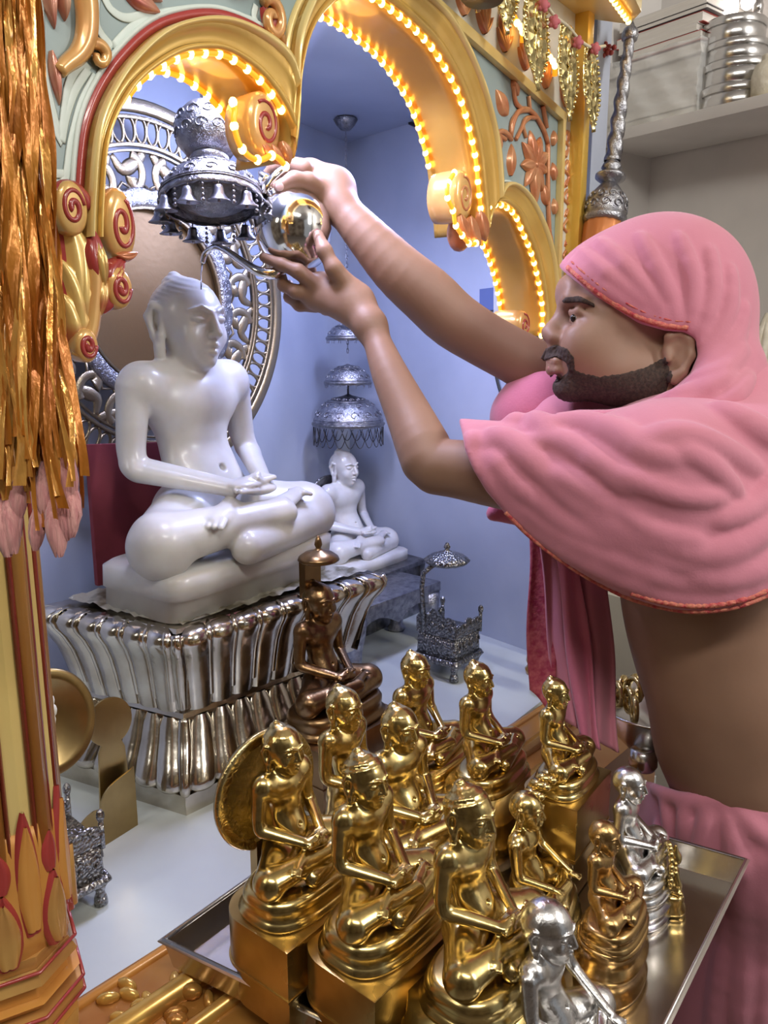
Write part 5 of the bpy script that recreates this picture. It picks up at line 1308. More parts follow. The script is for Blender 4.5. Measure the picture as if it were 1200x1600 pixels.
# gold foil pendants on a string
def PEN(px, py, h=.05): return PP(px, py, h)
pend = [((787, -95), (790, 55), .026, 'gold foil pendant nearest the tall arch lobe, mostly out of frame'), ((836, -22), (838, 143), .029, 'longest gold foil pendant, second along the hanging string'), ((886, 40), (888, 190), .026, 'gold foil pendant in front of the yellow post'), ((922, 74), (925, 207), .024, 'gold foil pendant at the right end beside the book shelf'), ((742, -120), (744, 20), .024, 'gold foil pendant above the lotus border, mostly cut off at the top')]
for (tp, bt, wd, lb) in pend:
    A = PEN(*tp); B = PEN(*bt); d = B - A; L_ = np.linalg.norm(d); t = thing('foil_pendant', lb, 'pendant', A, group='gold foil pendants'); G = []
    for i in range(25):
        u = i / 24; w_ = wd * (.62 + .38 * math.sin(math.pi * min(1, u * 1.1))) * (1 if u < .6 else max(.02, 1 - ((u - .6) / .4) ** 1.4)) * (1 + .10 * abs(math.sin(u * 26)))
        G.append([A + d * u + PU3 * v * w_ * 1.5 + PN3 * (.006 * (1 - v * v) * (.7 + .3 * math.sin(u * 40)) + .002 * math.sin(v * 12)) for v in np.linspace(-1, 1, 11)])
    mb = MB(); mb.grid(G); mb.build('leaf_sheet', 'foil_gold', t, solid=.0012)
    mb = MB()
    for i in range(14):
        for s_ in (-1, 1):
            u = .06 + i * .064; w_ = wd * .92 * (.62 + .38 * math.sin(math.pi * min(1, u * 1.1))) * (1 if u < .6 else max(.02, 1 - ((u - .6) / .4) ** 1.4))
            mb.ball(A + d * u + PU3 * s_ * w_ * 1.5 + PN3 * .003, .0034, 7, 5)
    mb.build('bead_border', 'foil_gold', t)
    mb = MB(); 
    for u, rx_, rz_ in ((.30, .011, .017), (.55, .010, .02)):
        C_ = A + d * u + PN3 * .004; th = np.linspace(0, 2 * math.pi, 24); mb.tube([C_ + PU3 * rx_ * math.cos(q_) + ZA * rz_ * math.sin(q_) for q_ in th], .0022, 6); mb.ball(C_, (.005, .005, .009), 8, 6)
    mb.build('embossed_motif', 'foil_gold', t)
sp = smooth_line([PEN(*q_, .055) for q_ in ((735, -130), (790, -80), (838, -22), (862, 20), (888, 42), (905, 62), (924, 74), (945, 72))], 60)
t = thing('pendant_string', 'pale twisted string with pink flowers holding the gold foil pendants', 'string', sp[0])
mb = MB(); mb.tube(sp, .0030, 6); mb.build('cord', 'string', t)
for (x, y) in ((866, 34), (903, 66), (930, 76), (850, 8)):
    mb = MB(); mb.ball(PEN(x, y, .062), (.0075, .0075, .009), 10, 7)
    for k in range(5): mb.ball(PEN(x, y, .062) + np.array([.006 * math.cos(k * 1.26), 0, .007 * math.sin(k * 1.26)]), .0045, 7, 5)
    mb.build('pink_flower', 'bead_pink', t)
# dark round object at the top edge
c_ = PP(755, -4, .10); o = MB().lathe([(.0, 0), (.026, .001), (.034, .010), (.034, .03), (.02, .05), (0, .05)], c_ - ZA * .006, seg=28).build('camera_dome', 'dark_metal'); setp(o, 'dark round lamp bowl poking in at the top edge above the arch', 'lamp')
# yellowish cornice beam with its LED strip
t = thing('cornice_beam', 'pale yellow cornice beam at the top right of the arch', 'beam', W(930, 0, 1.55))
a = W(1000, 18, 1.50); b = W(890, 30, 1.80); c2_ = W(760, -130, 1.80)
mb = MB(); dd = W(960, -190, 1.42) - W(1000, 18, 1.50); P = [W(1000, 20, 1.50), W(985, 40, 1.62), W(880, 36, 1.72), W(790, -120, 1.66), W(900, -150, 1.38)]
zb_ = max(p[2] for p in P); Pz = []
zc = W(985, 34, 1.52)[2]
P = [PZ(1002, 18, zc), PZ(984, 38, zc), PZ(868, 22, zc), PZ(800, -30, zc), PZ(900, -190, zc)]
mb.slab(P, ZA * .10); mb.build('beam_board', 'arch_cream', t)
sA, sB = PZ(952, -12, zc - .004), PZ(982, 30, zc - .004); cP = np.linspace(0, 1, 8)
t2 = thing('led_rope_light', 'short lit amber strip under the cornice beam at top right', 'string light', sA)
mb = MB(); mb.tube([sA, sB], .006, 8); mb.build('rope', 'led_tube', t2)
for u in cP: mb = MB(); mb.ball(sA + (sB - sA) * u - ZA * .004, .0055, 8, 6); mb.build('bulb', 'led', t2)
for (x, y) in ((810, 38), (816, 48), (862, 92), (866, 100), (812, 58), (865, 110)):
    pass
for nm_, pts in (('lit amber bulbs glowing between the two tallest gold foil pendants', ((808, 36), (814, 42), (817, 50))), ('lit amber bulbs glowing between the second and third gold foil pendants', ((859, 90), (864, 96), (867, 103)))):
    t2 = thing('led_cluster', nm_, 'string light', PP(*pts[0], .02))
    for x, y in pts: mb = MB(); mb.ball(PP(x, y, .022), .0058, 8, 6); mb.build('bulb', 'led', t2)
    mb = MB(); mb.tube([PP(x, y, .014) for x, y in ((pts[0][0] - 6, pts[0][1] - 14),) + pts + ((pts[2][0], pts[2][1] + 16),)], .005, 6); mb.build('rope', 'led_tube', t2)
# silver fly whisk hanging
t = thing('fly_whisk', 'twisted silver whisk handle hanging upside down with a copper red grip', 'whisk', W(984, 52, 1.55))
k1, k0 = W(985, 50, 1.55), W(945, 340, 1.55); ax_ = (k1 - k0) / np.linalg.norm(k1 - k0); Lw = np.linalg.norm(k1 - k0)
r0 = 1.55 / FPX
mb = MB(); seg = 20; V = []; N_ = 60
aa = np.cross(ax_, [0, 1., 0]); aa /= np.linalg.norm(aa); bb = np.cross(ax_, aa)
for i in range(N_):
    u = i / (N_ - 1); z = Lw * (.30 + .66 * u); r_ = r0 * (12 - 4.5 * u)
    for k in range(seg):
        th = 2 * math.pi * k / seg; q_ = r_ * (1 + .16 * math.cos(3 * (th + u * 13))); V.append(k0 + ax_ * z + q_ * (math.cos(th) * aa + math.sin(th) * bb))
mb.add(V, [(i * seg + k, i * seg + (k + 1) % seg, (i + 1) * seg + (k + 1) % seg, (i + 1) * seg + k) for i in range(N_ - 1) for k in range(seg)]); mb.build('twisted_shaft', 'silver_eng', t)
mb = MB(); mb.lathe([(r0 * a_, Lw * z) for a_, z in ((8, .95), (12, .96), (13, .985), (11, 1.01), (6, 1.03), (2, 1.06), (0, 1.065))], k0, ax_, 20); mb.build('finial', 'silver_eng', t)
mb = MB(); mb.lathe([(r0 * a_, Lw * z) for a_, z in ((10, .18), (16, .195), (22, .212), (22, .225), (15, .24), (11, .25), (15, .265), (13, .285), (9, .30), (12, .31), (10, .325))], k0, ax_, 28, 28, .06); mb.build('ring_moulding', 'silver_eng', t)
mb = MB(); mb.lathe([(r0 * a_, Lw * z) for a_, z in ((31, -.035), (34, -.02), (34, .0), (31, .01), (32, .03), (31, .08), (25, .125), (16, .165), (10, .185))], k0, ax_, 32); mb.build('bell_cap', 'silver_eng', t)
mb = MB()
for row, (z0_, sz) in enumerate(((.045, .026), (.095, .024))):
    for k in range(10):
        th0 = 2 * math.pi * (k + .5 * row) / 10; P = []
        for q_ in np.linspace(0, 7., 16):
            z_ = z0_ + sz * (1 - q_ / 9) * math.sin(q_); r_ = r0 * np.interp(z_, [.01, .03, .08, .125, .165], [31.5, 32.5, 31.5, 25.5, 16.5]); th = th0 + Lw * sz * (1 - q_ / 9) * math.cos(q_) / r_
            P.append(k0 + ax_ * Lw * z_ + r_ * (math.cos(th) * aa + math.sin(th) * bb))
        mb.tube(P, r0 * 1.7, 5)
mb.build('chased_scrollwork', 'silver_eng', t)
mb = MB(); mb.lathe([(r0 * a_, Lw * z) for a_, z in ((18, -.55), (24, -.40), (28, -.20), (29, -.05), (26, -.02))], k0, ax_, 36, 22, .09); mb.build('grip', 'whisk_red', t)
# red-bead knot beside it
c_ = W(948, 78, 1.60); t = thing('bead_knot', 'small cluster of dark red beads beside the silver whisk finial', 'beads', c_)
for k in range(9):
    mb = MB(); mb.ball(c_ + np.array([.014 * math.cos(k * 2.4) * (k / 9 + .2), 0, .011 * math.sin(k * 2.4) * (k / 9 + .3)]), .0055, 8, 6); mb.build('bead', 'maroon', t)
# white whisk hair at far right
c_ = SH(1192, 560, .10); t = thing('hair_whisk', 'cream coloured bushy whisk hanging on the wall behind the pink scarf', 'whisk', c_)
rr = np.random.RandomState(4)
for k in range(26):
    a_ = rr.rand() * 6.28; q_ = rr.rand() ** .5 * .035; mb = MB(); s_ = np.array([math.cos(a_) * q_, math.sin(a_) * q_ * .6, 0])
    mb.tube([c_ + ZA * .10, c_ + s_ * .7 + ZA * .03, c_ + s_ * 1.1 - ZA * .06, c_ + s_ * 1.3 - ZA * (.15 + .03 * rr.rand())], [.004, .009, .008, .002], 6); mb.build('hair_lock', 'white_hair', t)
# bowl of gold things on the counter, seen beside the bare waist
c_ = PZ(1022, 1168, .86)
t = thing('offering_bowl', 'steel bowl heaped with gold ornaments on the counter behind the man', 'bowl', (c_[0], c_[1], .86))
mb = MB(); mb.lathe([(.03, 0), (.045, .004), (.075, .035), (.095, .075), (.098, .080), (.092, .078), (.07, .04), (.0, .02)], (c_[0], c_[1], .86), seg=36); mb.build('bowl_body', 'steel', t)
rr = np.random.RandomState(8)
for k in range(16):
    a_ = rr.rand() * 6.28; q_ = rr.rand() ** .5 * .07; p_ = np.array([c_[0] + q_ * math.cos(a_), c_[1] + q_ * math.sin(a_), .935 + .045 * rr.rand() * (1 - q_ / .08)])
    mb = MB(); th = np.linspace(0, 6.28, 16); a2 = rr.rand() * 3
    mb.tube([p_ + np.array([.018 * math.cos(q2) * math.cos(a2), .018 * math.cos(q2) * math.sin(a2), .018 * math.sin(q2)]) for q2 in th], .005, 6)
    o = mb.build('gold_ring', 'gold'); setp(o, 'gold ring ornament heaped in the steel bowl behind the man', 'ornament', 'gold ornaments in the bowl')
c_ = PZ(1008, 1190, .86); o = MB().lathe([(.018, 0), (.022, .008), (.02, .03), (.012, .034)], (c_[0] - .01, c_[1] - .02, .86), seg=20).build('steel_cup', 'steel'); setp(o, 'small steel cup on the counter in front of the heaped bowl', 'cup')
# ================================================================== THE MAN
man = thing('person', 'bearded man in a pink headscarf, shawl and wrap, bare waist, raising both arms to pour', 'person', (.42, 1.0, 0))
TC = 1.13
B = SDF()
def E(S, px, py, t, rx, rt, rz, k=.02, op='u', R=None): S.ell(W(px, py, t), (rx, rt, rz), k, op, R)
# torso
E(B, 1112, 800, 1.13, .118, .165, .15, .03)
E(B, 1110, 940, 1.13, .118, .150, .14, .06)
E(B, 1140, 1075, 1.13, .110, .138, .12, .06)
E(B, 1165, 1180, 1.16, .120, .145, .10, .06)
E(B, 1185, 1290, 1.20, .118, .150, .13, .06)
# shoulders and arms
nS = W(1010, 745, 1.00)
nW_ = W(578, 508, 1.175)
B.ell(nS, (.065, .065, .065), .05)
def limb(pts, rs):
    D = smooth_line([tuple(p) + (r,) for p, r in zip(pts, rs)], 30); A_, R_ = D[:, :3], D[:, 3]
    def fn(P):
        d = np.full(len(P), 9.)
        for i in range(len(A_) - 1):
            ab = A_[i + 1] - A_[i]; q = P - A_[i]; u = np.clip(q @ ab / (ab @ ab), 0, 1)
            d = np.minimum(d, np.linalg.norm(q - u[:, None] * ab, axis=1) - (R_[i] + (R_[i + 1] - R_[i]) * u))
        return d
    c_ = A_.mean(0); B.fn(fn, c_, np.linalg.norm(A_ - c_, axis=1).max() + .06, .03, 'u')
limb([nW_, W(588, 530, 1.168), W(609, 584, 1.145), W(639, 649, 1.12), W(662, 700, 1.095), W(676, 727, 1.085), W(716, 733, 1.075), W(800, 745, 1.05), W(900, 750, 1.02), nS], [.0205, .0200, .0262, .0325, .0375, .0375, .0395, .045, .052, .056])
fS, fW = W(985, 655, 1.27), W(526, 316, 1.235)
B.ell(fS, (.065, .065, .065), .05)
limb([fW, W(571, 367, 1.225), W(621, 421, 1.225), W(670, 464, 1.23), W(708, 500, 1.235), W(760, 533, 1.24), W(813, 562, 1.245), W(880, 600, 1.255), fS], [.0235, .0320, .0400, .0440, .0435, .0415, .042, .047, .056])
# neck, head
B.cone(W(1070, 690, 1.13), W(1040, 590, 1.13), .062, .055, .04)
E(B, 1022, 468, TC, .110, .076, .103, .02)
E(B, 935, 500, TC, .050, .055, .075, .04)
E(B, 950, 575, TC, .068, .053, .045, .04)
E(B, 890, 606, TC, .022, .024, .018, .025)          # chin
E(B, 985, 592, TC - .028, .042, .03, .028, .04)      # jaw angle
E(B, 884, 455, TC, .012, .04, .020, .02)            # brow
for s_ in (-1, 1):
    E(B, 912, 540, TC + s_ * .036, .026, .020, .030, .03)
    E(B, 900, 494, TC + s_ * .033, .014, .018, .012, .014, 's')
    B.ell(W(906, 496, TC + s_ * .033), (.0125, .0125, .0125), .003)
    B.chain([W(892, 488, TC + s_ * .030), W(903, 486, TC + s_ * .044), W(918, 493, TC + s_ * .049)], [.0045, .0042], .004)
    B.chain([W(892, 502, TC + s_ * .030), W(904, 505, TC + s_ * .044), W(918, 499, TC + s_ * .049)], [.003, .003], .004)
    B.chain([W(884, 472, TC + s_ * .016), W(890, 466, TC + s_ * .034), W(912, 470, TC + s_ * .052)], [.007, .005], .010)
    B.cone(W(866, 527, TC + s_ * .012), W(872, 528, TC + s_ * .014), .0085, .008, .006)
B.cone(W(886, 480, TC), W(861, 520, TC), .0085, .0125, .012)
B.cone(W(861, 520, TC), W(876, 532, TC), .011, .009, .008)
B.cone(W(868, 548, TC), W(882, 545, TC), .011, .020, .012)
B.chain([W(869, 564, TC - .022), W(862, 562, TC), W(869, 564, TC + .022)], [.005, .0075, .005], .006)
B.chain([W(871, 578, TC - .020), W(864, 577, TC), W(871, 578, TC + .020)], [.0055, .009, .0055], .006)
B.cone(W(872, 590, TC - .01), W(872, 590, TC + .01), .006, .006, .008, 's')
# near ear
te = TC - .074
B.chain([W(1042, 548, te + .012), W(1046, 526, te + .002), W(1062, 519, te), W(1078, 532, te), W(1079, 556, te), W(1066, 582, te + .002), W(1056, 592, te + .006)], [.0055, .0065, .006], .005)
B.chain([W(1050, 552, te + .012), W(1058, 538, te + .006), W(1068, 545, te + .006), W(1062, 570, te + .006)], [.005, .0045], .004)
B.ell(W(1060, 556, te + .012), (.020, .008, .028), .008); B.ell(W(1055, 590, te + .006), (.009, .006, .010), .006)
B.chain([W(1043, 548, te + .006), W(1044, 562, te + .004)], [.006, .005], .004)
# near (left) hand under the pitcher
hw = np.array([0, .98, 0])
B.cone(nW_, W(552, 474, 1.19), .0225, .027, .02, flat=(FW, 1.15)); B.cone(W(552, 474, 1.19), W(502, 456, 1.212), .030, .031, .02, flat=(FW, 1.45))
B.chain([W(545, 448, 1.185), W(522, 420, 1.172), W(507, 392, 1.172), W(497, 368, 1.180)], [.0165, .0118, .0105, .0085], .008)
B.chain([W(494, 446, 1.200), W(466, 424, 1.188), W(440, 413, 1.192), W(412, 402, 1.200)], [.0135, .0105, .0092, .0072], .006)
B.chain([W(490, 462, 1.212), W(462, 456, 1.202), W(443, 446, 1.212), W(440, 430, 1.232)], [.0130, .0102, .0090, .0075], .005)
B.chain([W(494, 476, 1.228), W(468, 476, 1.228), W(452, 464, 1.240), W(452, 444, 1.256)], [.0125, .0100, .0088, .0072], .005)
B.chain([W(510, 482, 1.240), W(498, 470, 1.262), W(491, 448, 1.272), W(488, 420, 1.268)], [.0115, .0092, .0082, .0068], .005)
# far (right) hand gripping the pitcher neck
B.cone(fW, W(520, 296, 1.245), .0275, .031, .02, flat=(FW, 1.2)); B.cone(W(520, 296, 1.245), W(484, 277, 1.262), .033, .030, .02, flat=(FW, 1.4))
B.chain([W(512, 302, 1.230), W(482, 284, 1.205), W(460, 281, 1.193), W(437, 292, 1.188)], [.0170, .0128, .0118, .0098], .008)
B.chain([W(476, 262, 1.236), W(450, 255, 1.246), W(428, 262, 1.260), W(413, 277, 1.270)], [.0135, .0108, .0095, .0075], .005)
B.chain([W(474, 272, 1.256), W(446, 268, 1.268), W(426, 280, 1.280), W(414, 298, 1.286)], [.0130, .0108, .0095, .0075], .005)
B.chain([W(478, 288, 1.268), W(452, 288, 1.284), W(434, 304, 1.294), W(424, 322, 1.296)], [.0125, .0100, .0090, .0072], .005)
B.chain([W(486, 304, 1.276), W(466, 310, 1.290), W(450, 326, 1.296), W(440, 342, 1.294)], [.0115, .0092, .0082, .0068], .005)
B.part('body', .0032, 'skin', man)
# eyes, beard, brows
for s_ in (-1, 1):
    c_ = W(906, 496, TC + s_ * .033)
    mb = MB(); mb.ball(c_ - RT * .0006, (.0127, .0127, .0127), 20, 14); eb = mb.build('eyeball', 'eye', man)
    mb = MB(); mb.ball(c_ + np.array([-.0095, s_ * .006, -.001]), (.0050, .0045, .0056), 12, 8); ir = mb.build('iris', 'iris'); ir.data.transform(Matrix.Translation(-man.location)); ir.parent = eb
def shell(name, m, region, th=.0022, vox=.0028, noise=.0014, lo=None, hi=None, feather=.012):
    S = SDF(); S.P = list(B.P)
    def grow(P):
        r_ = region(P); n = noise * np.sin(P[:, 0] * 700 + 2 * np.sin(P[:, 2] * 300)) * np.sin(P[:, 2] * 620 + P[:, 1] * 500)
        return -(th + n) + np.clip(r_ / feather, 0, 1) * .03
    S.fn(grow, W(950, 560, TC), .3, .01, 'd')
    return S.part(name, vox, m, man, lo=lo, hi=hi)
def reg_beard(P):
    q, f = to_px(P)
    a = poly_sd(q, [(842, 592), (862, 588), (880, 590), (893, 575), (905, 583), (935, 590), (975, 585), (1010, 575), (1038, 560), (1050, 585), (1030, 640), (900, 680), (835, 640)]) / FPX * TC
    return a
lo, hi = W(835, 650, TC) - [.0, .12, .02], W(1060, 540, TC) + [0, .12, 0]
shell('beard', 'hair', reg_beard, .0007, .0021, .0008, lo, hi, .05)
def reg_mous(P):
    q, f = to_px(P); return poly_sd(q, [(845, 560), (852, 545), (868, 538), (886, 545), (897, 560), (898, 580), (889, 582), (884, 566), (868, 557), (850, 564)]) / FPX * TC
shell('moustache', 'hair', reg_mous, .0016, .0020, .0008, W(835, 590, TC) - [0, .08, 0], W(905, 530, TC) + [0, .08, 0], .006)
def reg_brow(P):
    q, f = to_px(P); return poly_sd(q, [(877, 472), (884, 464), (905, 462), (928, 474), (930, 480), (905, 472), (886, 474)]) / FPX * TC
shell('eyebrow', 'hair', reg_brow, .0026, .0022, .001, W(870, 490, TC) - [0, .1, 0], W(940, 455, TC) + [0, .1, 0], .004)
mb = MB(); q_ = W(437, 292, 1.179); mb.ball(q_, (.0062, .002, .0062), 12, 8); mb.build('thumbnail', 'nail', man)
mb = MB(); q_ = W(496, 371, 1.1715); mb.ball(q_, (.0045, .0018, .0066), 12, 8); mb.build('thumbnail', 'nail', man)
# lips tint
mb = MB(); mb.tube([W(871, 564, TC - .017), W(860.5, 566, TC - .006), W(860.5, 566, TC + .006), W(871, 564, TC + .017)], [.003, .0052, .003], 8); mb.tube([W(871, 577, TC - .016), W(860, 576, TC - .006), W(860, 576, TC + .006), W(871, 577, TC + .016)], [.003, .0058, .003], 8); mb.build('lips', 'lips', man)

# ---- headscarf
face = [(700, 380), (850, 395), (884, 427), (905, 444), (932, 466), (962, 486), (1000, 506), (1040, 517), (1072, 520), (1087, 530), (1090, 556), (1078, 584), (1050, 606), (1018, 622), (985, 634), (950, 640), (905, 640), (870, 645), (800, 720), (700, 700)]
T_ = SDF()
E(T_, 1032, 462, TC, .1270, .088, .112, .02)
E(T_, 940, 435, TC, .062, .072, .045, .04)
E(T_, 1080, 540, TC, .080, .080, .095, .05)
E(T_, 1105, 620, TC, .072, .10, .07, .05)
T_.chain([W(1150, 575, 1.075), W(1115, 630, 1.045), W(1040, 655, 1.045), W(960, 658, 1.055), W(895, 655, 1.085), W(850, 655, 1.13)], [.030, .032, .026, .022, .020], .03)
E(T_, 960, 668, 1.14, .10, .075, .025, .04)
T_.fn(lambda P: -poly_sd(to_px(P)[0], face) / FPX * TC, W(950, 520, TC), 60, .004, 'i')
base_T = SDF(); base_T.P = list(T_.P[:-1])
def ridge(S, base, pts, r, k, n=26, sink=.35, t0=.7, t1=1.6, taper=True):
    P = smooth_line(pts, n); out = []
    for p in P:
        h, t_ = base.hit(p[0], p[1], t0, t1, 320)
        if h is not None: out.append(h + ray(p[0], p[1]) * r * sink)
    if len(out) < 4: return out
    rs = [r * (math.sin(math.pi * (.08 + .84 * i / (len(out) - 1))) ** .5 if taper else 1) for i in range(len(out))]
    for i in range(len(out) - 1): S.cone(out[i], out[i + 1], rs[i], rs[i + 1], k)
    return out
for L, r in (([(1058, 512), (1010, 455), (965, 405), (935, 378)], .006), ([(1050, 512), (990, 462), (935, 418), (905, 392)], .006), ([(1040, 512), (975, 472), (925, 436), (895, 410)], .005), ([(1066, 512), (1035, 440), (1000, 370)], .006),
             ([(1078, 520), (1082, 440), (1060, 370)], .006), ([(1090, 540), (1112, 460), (1108, 390)], .006), ([(1096, 570), (1135, 490), (1140, 420)], .007), ([(1092, 590), (1140, 540), (1162, 480)], .008), ([(1080, 600), (1130, 580), (1158, 545)], .008),
             ([(1048, 622), (1100, 610), (1140, 590)], .008), ([(905, 655), (980, 648), (1050, 640), (1110, 615)], .007), ([(870, 664), (940, 672), (1020, 668), (1090, 650)], .008), ([(1100, 640), (1140, 625), (1170, 590)], .008)):
    ridge(T_, base_T, L, r, .012)
cut = T_.P.pop(len(base_T.P)); T_.P.append(cut)
sc_ = T_.part('headscarf', .0034, 'pink', man)
def trim_line(base, pts, r, name, m, parent, n=50, off=.0, t0=.7, t1=1.6):
    P = smooth_line(pts, n); out = []
    for p in P:
        h, t_ = base.hit(p[0], p[1], t0, t1, 400)
        if h is not None: out.append(h - ray(p[0], p[1]) * off)
    mb = MB(); mb.tube(out, r, 7); o = mb.build(name, m); o.data.transform(Matrix.Translation(-man.location)); o.parent = parent; return o
bl = [(886, 421), (905, 438), (932, 460), (962, 480), (1000, 500), (1040, 512), (1072, 515)]
trim_line(T_, [(x + 2, y - 3) for x, y in bl], .0040, 'border', 'trim', sc_); trim_line(T_, [(x + 7, y - 12) for x, y in bl], .0013, 'border', 'trim', sc_)

# ---- shawl
hem = [(722, 676), (727, 705), (740, 735), (760, 768), (790, 803), (825, 838), (868, 872), (910, 900), (950, 922), (985, 938), (1030, 951), (1080, 958), (1130, 955), (1170, 945), (1215, 926), (1300, 890), (1500, 850)]
S_ = SDF()
E(S_, 1118, 800, 1.13, .138, .185, .155, .03)
E(S_, 1118, 905, 1.13, .132, .172, .12, .05)
S_.ell(W(1030, 738, 1.00), (.085, .080, .082), .05)
S_.cone(W(1020, 742, 1.00), W(770, 735, 1.06), .076, .060, .04); S_.cone(W(770, 735, 1.06), W(722, 722, 1.075), .060, .058, .02)
S_.cone(W(1060, 800, 1.0), W(840, 800, 1.045), .06, .040, .05); S_.cone(W(1090, 860, 1.0), W(930, 860, 1.02), .06, .045, .06)
S_.cone(W(1120, 900, 1.01), W(1010, 900, 1.02), .055, .045, .06)
S_.ell(W(1090, 665, 1.12), (.13, .16, .055), .05); S_.cone(W(1010, 690, 1.2), W(880, 665, 1.2), .065, .05, .04)
S_.cone(W(1150, 640, 1.1), W(1230, 700, 1.12), .07, .09, .05)
base_S = SDF(); base_S.P = list(S_.P)
for L, r in (([(748, 690), (790, 700), (845, 735), (900, 785), (960, 835), (1040, 872), (1130, 888), (1215, 875)], .012), ([(738, 705), (785, 760), (850, 815), (950, 868), (1060, 908), (1150, 915), (1215, 898)], .012),
             ([(750, 735), (800, 800), (870, 850), (960, 898), (1060, 932), (1140, 936), (1215, 915)], .009), ([(770, 680), (800, 695), (830, 722), (850, 742)], .010), ([(838, 672), (900, 664), (960, 676), (1010, 705), (1060, 718)], .012), ([(830, 690), (875, 690), (930, 720), (985, 765)], .009),
             ([(1000, 690), (1060, 680), (1120, 700), (1180, 735)], .010), ([(1120, 640), (1160, 660), (1215, 690)], .010), ([(1215, 800), (1170, 845), (1110, 865), (1040, 850)], .010), ([(800, 660), (835, 660), (860, 680)], .010), ([(960, 790), (1020, 830), (1090, 845)], .007), ([(870, 740), (920, 770), (960, 800)], .008), ([(1215, 745), (1180, 790), (1120, 815)], .007), ([(738, 684), (728, 710), (742, 742)], .006), ([(900, 700), (980, 745), (1060, 775), (1130, 780)], .006), ([(880, 770), (940, 805), (1000, 840), (1080, 862)], .006), ([(820, 760), (880, 812), (960, 850)], .006), ([(770, 715), (800, 750), (840, 785)], .006), ([(1080, 900), (1140, 904), (1200, 888)], .006), ([(1020, 925), (1090, 938), (1160, 930)], .006), ([(1060, 700), (1110, 730), (1150, 770)], .006)):
    ridge(S_, base_S, L, r, .014, sink=.5)
hp_ = hem + [(1500, 2400), (300, 2400), (300, 640), (715, 650)]
S_.fn(lambda P: -poly_sd(to_px(P)[0], hp_) / FPX * 1.05, W(950, 800, 1.05), 60, .004, 'i')
# sleeve hollow and hem hollow so that cloth reads as cloth
S_.cone(W(690, 732, 1.083), W(800, 745, 1.052), .052, .044, .006, 's')
S_.ell(W(1112, 960, 1.13), (.122, .156, .06), .006, 's')
sh_ = S_.part('shawl', .0042, 'pink', man)
hemb = [(x, y - 3) for x, y in hem[4:15]]
trim_line(S_, hemb, .0034, 'border', 'trim', sh_, 90); trim_line(S_, [(x + 1, y - 8) for x, y in hemb[5:]], .0034, 'border', 'trim', sh_, 70)
# far sleeve (rose, textured) seen behind the chin
mbS = SDF(); mbS.cone(W(905, 640, 1.26), W(845, 640, 1.255), .075, .064, .03); mbS.cone(W(845, 640, 1.255), W(812, 655, 1.25), .064, .045, .03); mbS.cone(W(905, 700, 1.24), W(812, 690, 1.24), .05, .02, .03)
mbS.cone(W(850, 780, 1.16), W(772, 802, 1.14), .05, .012, .03)
mbS.part('far_sleeve', .005, 'pink_dark', man)
# hanging end of the shawl
def hang(name, m, top, bot, t_top, t_bot, folds, amp, n=40, m_=24, ph=0.):
    G = []
    for i in range(m_ + 1):
        u = i / m_; row = []
        for j in range(n + 1):
            v = j / n
            x = (top[0][0] * (1 - u) + top[1][0] * u) * (1 - v) + (bot[0][0] * (1 - u) + bot[1][0] * u) * v
            y = (top[0][1] * (1 - u) + top[1][1] * u) * (1 - v) + (bot[0][1] * (1 - u) + bot[1][1] * u) * v
            t_ = t_top * (1 - v) + t_bot * v + amp * math.sin(folds * u * 6.28 + ph + 1.2 * v) * (.5 + .5 * v)
            row.append(W(x + 3 * math.sin(v * 7 + u * 5), y, t_))
        G.append(row)
    mb = MB(); mb.grid(G); return mb.build(name, m, man, solid=.003)
he = hang('hanging_end', 'pink', ((838, 820), (950, 905)), ((872, 1122), (968, 1176)), 1.20, 1.17, 2.3, .010)
hang('hanging_fold', 'pink_dark', ((862, 830), (905, 880)), ((905, 1150), (940, 1172)), 1.188, 1.152, 1.2, .008, m_=12, ph=2.)
hang('hanging_border', 'maroon_cloth', ((826, 815), (862, 850)), ((826, 1078), (874, 1125)), 1.21, 1.18, .6, .006, m_=10)

# ---- dhoti
Dh = SDF()
hc_ = W(1186, 1300, 1.21)
E(Dh, 1182, 1290, 1.20, .140, .172, .10, .03); E(Dh, 1168, 1235, 1.175, .134, .162, .10, .05)
Dh.cone((hc_[0], hc_[1], .82), (hc_[0] + .02, hc_[1], .14), .150, .170, .05); Dh.cone((hc_[0] - .03, hc_[1] + .02, .76), (hc_[0] - .05, hc_[1] + .04, .14), .135, .16, .05)
zfl = .0
p1 = hc_
base_D = SDF(); base_D.P = list(Dh.P)
wl = [(1018, 1222), (1060, 1236), (1110, 1240), (1150, 1232), (1190, 1215), (1260, 1190)]
for L, r in (([(1118, 1245), (1105, 1300), (1100, 1360), (1108, 1430)], .011), ([(1132, 1240), (1150, 1310), (1160, 1400), (1150, 1600)], .012), ([(1140, 1240), (1180, 1290), (1215, 1320)], .009), ([(1145, 1236), (1185, 1262), (1215, 1280)], .008), ([(1175, 1340), (1168, 1480), (1160, 1620)], .012), ([(1195, 1330), (1198, 1480), (1190, 1620)], .012),
             ([(1140, 1430), (1125, 1520), (1110, 1620)], .008), ([(1040, 1245), (1050, 1300), (1055, 1350)], .006), ([(1075, 1250), (1070, 1320)], .006), ([(1022, 1232), (1062, 1246), (1110, 1250), (1150, 1242), (1190, 1226), (1240, 1206)], .010), ([(1030, 1290), (1036, 1340), (1040, 1400)], .008), ([(1215, 1250), (1225, 1350), (1220, 1500)], .012)):
    ridge(Dh, base_D, L, r * 1.25, .010, t0=.7, t1=1.5, sink=.1)
wp = wl + [(1500, 1100), (1500, 800), (800, 800), (900, 1200)]
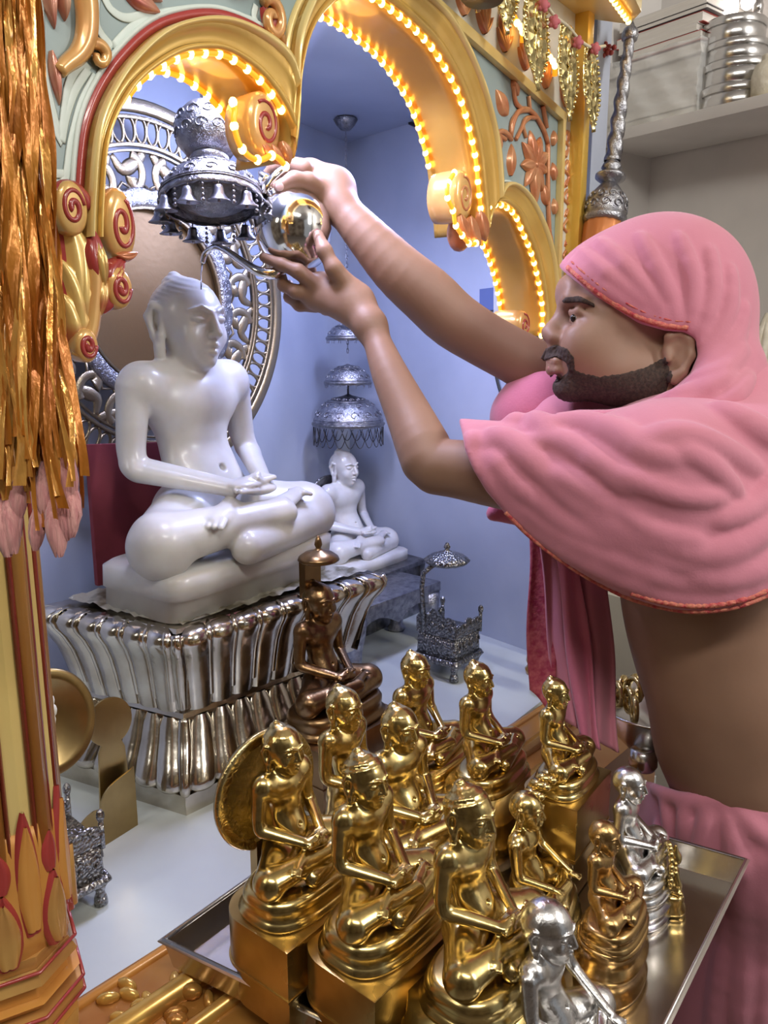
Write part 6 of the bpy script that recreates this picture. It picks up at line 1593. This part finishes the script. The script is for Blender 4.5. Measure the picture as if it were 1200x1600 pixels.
Dh.fn(lambda P: -poly_sd(to_px(P)[0], wp) / FPX * 1.1, W(1150, 1300, 1.1), 60, .004, 'i')
Dh.fn(lambda P: .02 - P[:, 2], W(1150, 1300, 1.1), 60, .004, 'i')
dh = Dh.part('dhoti', .0055, 'pink', man)
trim_line(base_D, [(1112, 1262), (1098, 1300), (1090, 1360), (1092, 1420)], .003, 'border', 'trim', dh, 30, t1=1.5)
mb = MB(); 
for sx in (0, 1):
    mb.ball((p1[0] - .06 + .0 * sx, p1[1] - .09 + .18 * sx, .035), (.13, .048, .034), 18, 10)
mb.build('foot', 'skin', man)

# ================================================================== PITCHER
pc_ = W(458, 358, 1.222)
t = thing('silver_pitcher', 'round polished silver pitcher with a long curved spout held in the two hands', 'pitcher', pc_)
axp = np.array([-.50, .10, .86]); axp /= np.linalg.norm(axp)
mb = MB(); R_ = .0590
mb.lathe([(0, -1.06), (.34, -1.05), (.42, -1.02), (.46, -.95), (.62, -.80), (.86, -.52), (.98, -.2), (1.0, .08), (.94, .38), (.78, .66), (.52, .86), (.34, .95), (.27, 1.05), (.26, 1.18), (.33, 1.30), (.36, 1.34), (.33, 1.35), (.24, 1.2), (.24, 1.0), (0, .9)], (0, 0, 0), (0, 0, 1), 48)
mb.V = [tuple(pc_ + R_ * (Matrix.Identity(3) @ Vector((0, 0, 0)))[0:1][0] * 0 + np.array((Vector((0, 0, 1)).rotation_difference(Vector(tuple(axp))) @ Vector(v)) * R_)) for v in mb.V]
mb.build('bowl', 'pitcher', t)
sp_ = smooth_line([W(447, 412, 1.215), W(428, 427, 1.205), W(402, 423, 1.205), W(376, 407, 1.212), (W(351, 390, 1.222)), W(334, 386, 1.235), W(321, 396, 1.245), W(316, 411, 1.25)], 50)
mb = MB(); mb.tube(sp_, [.011, .0085, .0065, .0052, .0045, .0042], 12); mb.build('spout', 'pitcher', t)
sp_ = smooth_line([W(424, 296, 1.23), W(412, 300, 1.20), W(424, 280, 1.193), W(446, 262, 1.20), W(452, 268, 1.22)], 30)
mb = MB(); mb.tube(sp_, .0058, 8, flat=.45, nrm=FW); mb.build('handle', 'pitcher', t)
mb = MB(); mb.lathe([(.004, -.01), (.009, 0), (.011, .006), (.006, .012), (.003, .018), (0, .019)], pc_ + axp * R_ * 1.38, axp, 16); mb.build('lid_knob', 'pitcher', t)
# thin stream of water falling on the statue's head
wt = sp_ 
m_w = mat('water', (.9, .93, 1.), .03, 0, trans=1.); M['water'] = m_w
a, b = W(316, 411, 1.25), None
o = MB().tube([a, a + (-.002, .0, -.015), a + (-.004, .002, -.04)], [.0016, .0013, .0010], 6).build('water_stream', 'water'); setp(o, 'thin clear trickle of water leaving the curved pitcher spout', 'water')
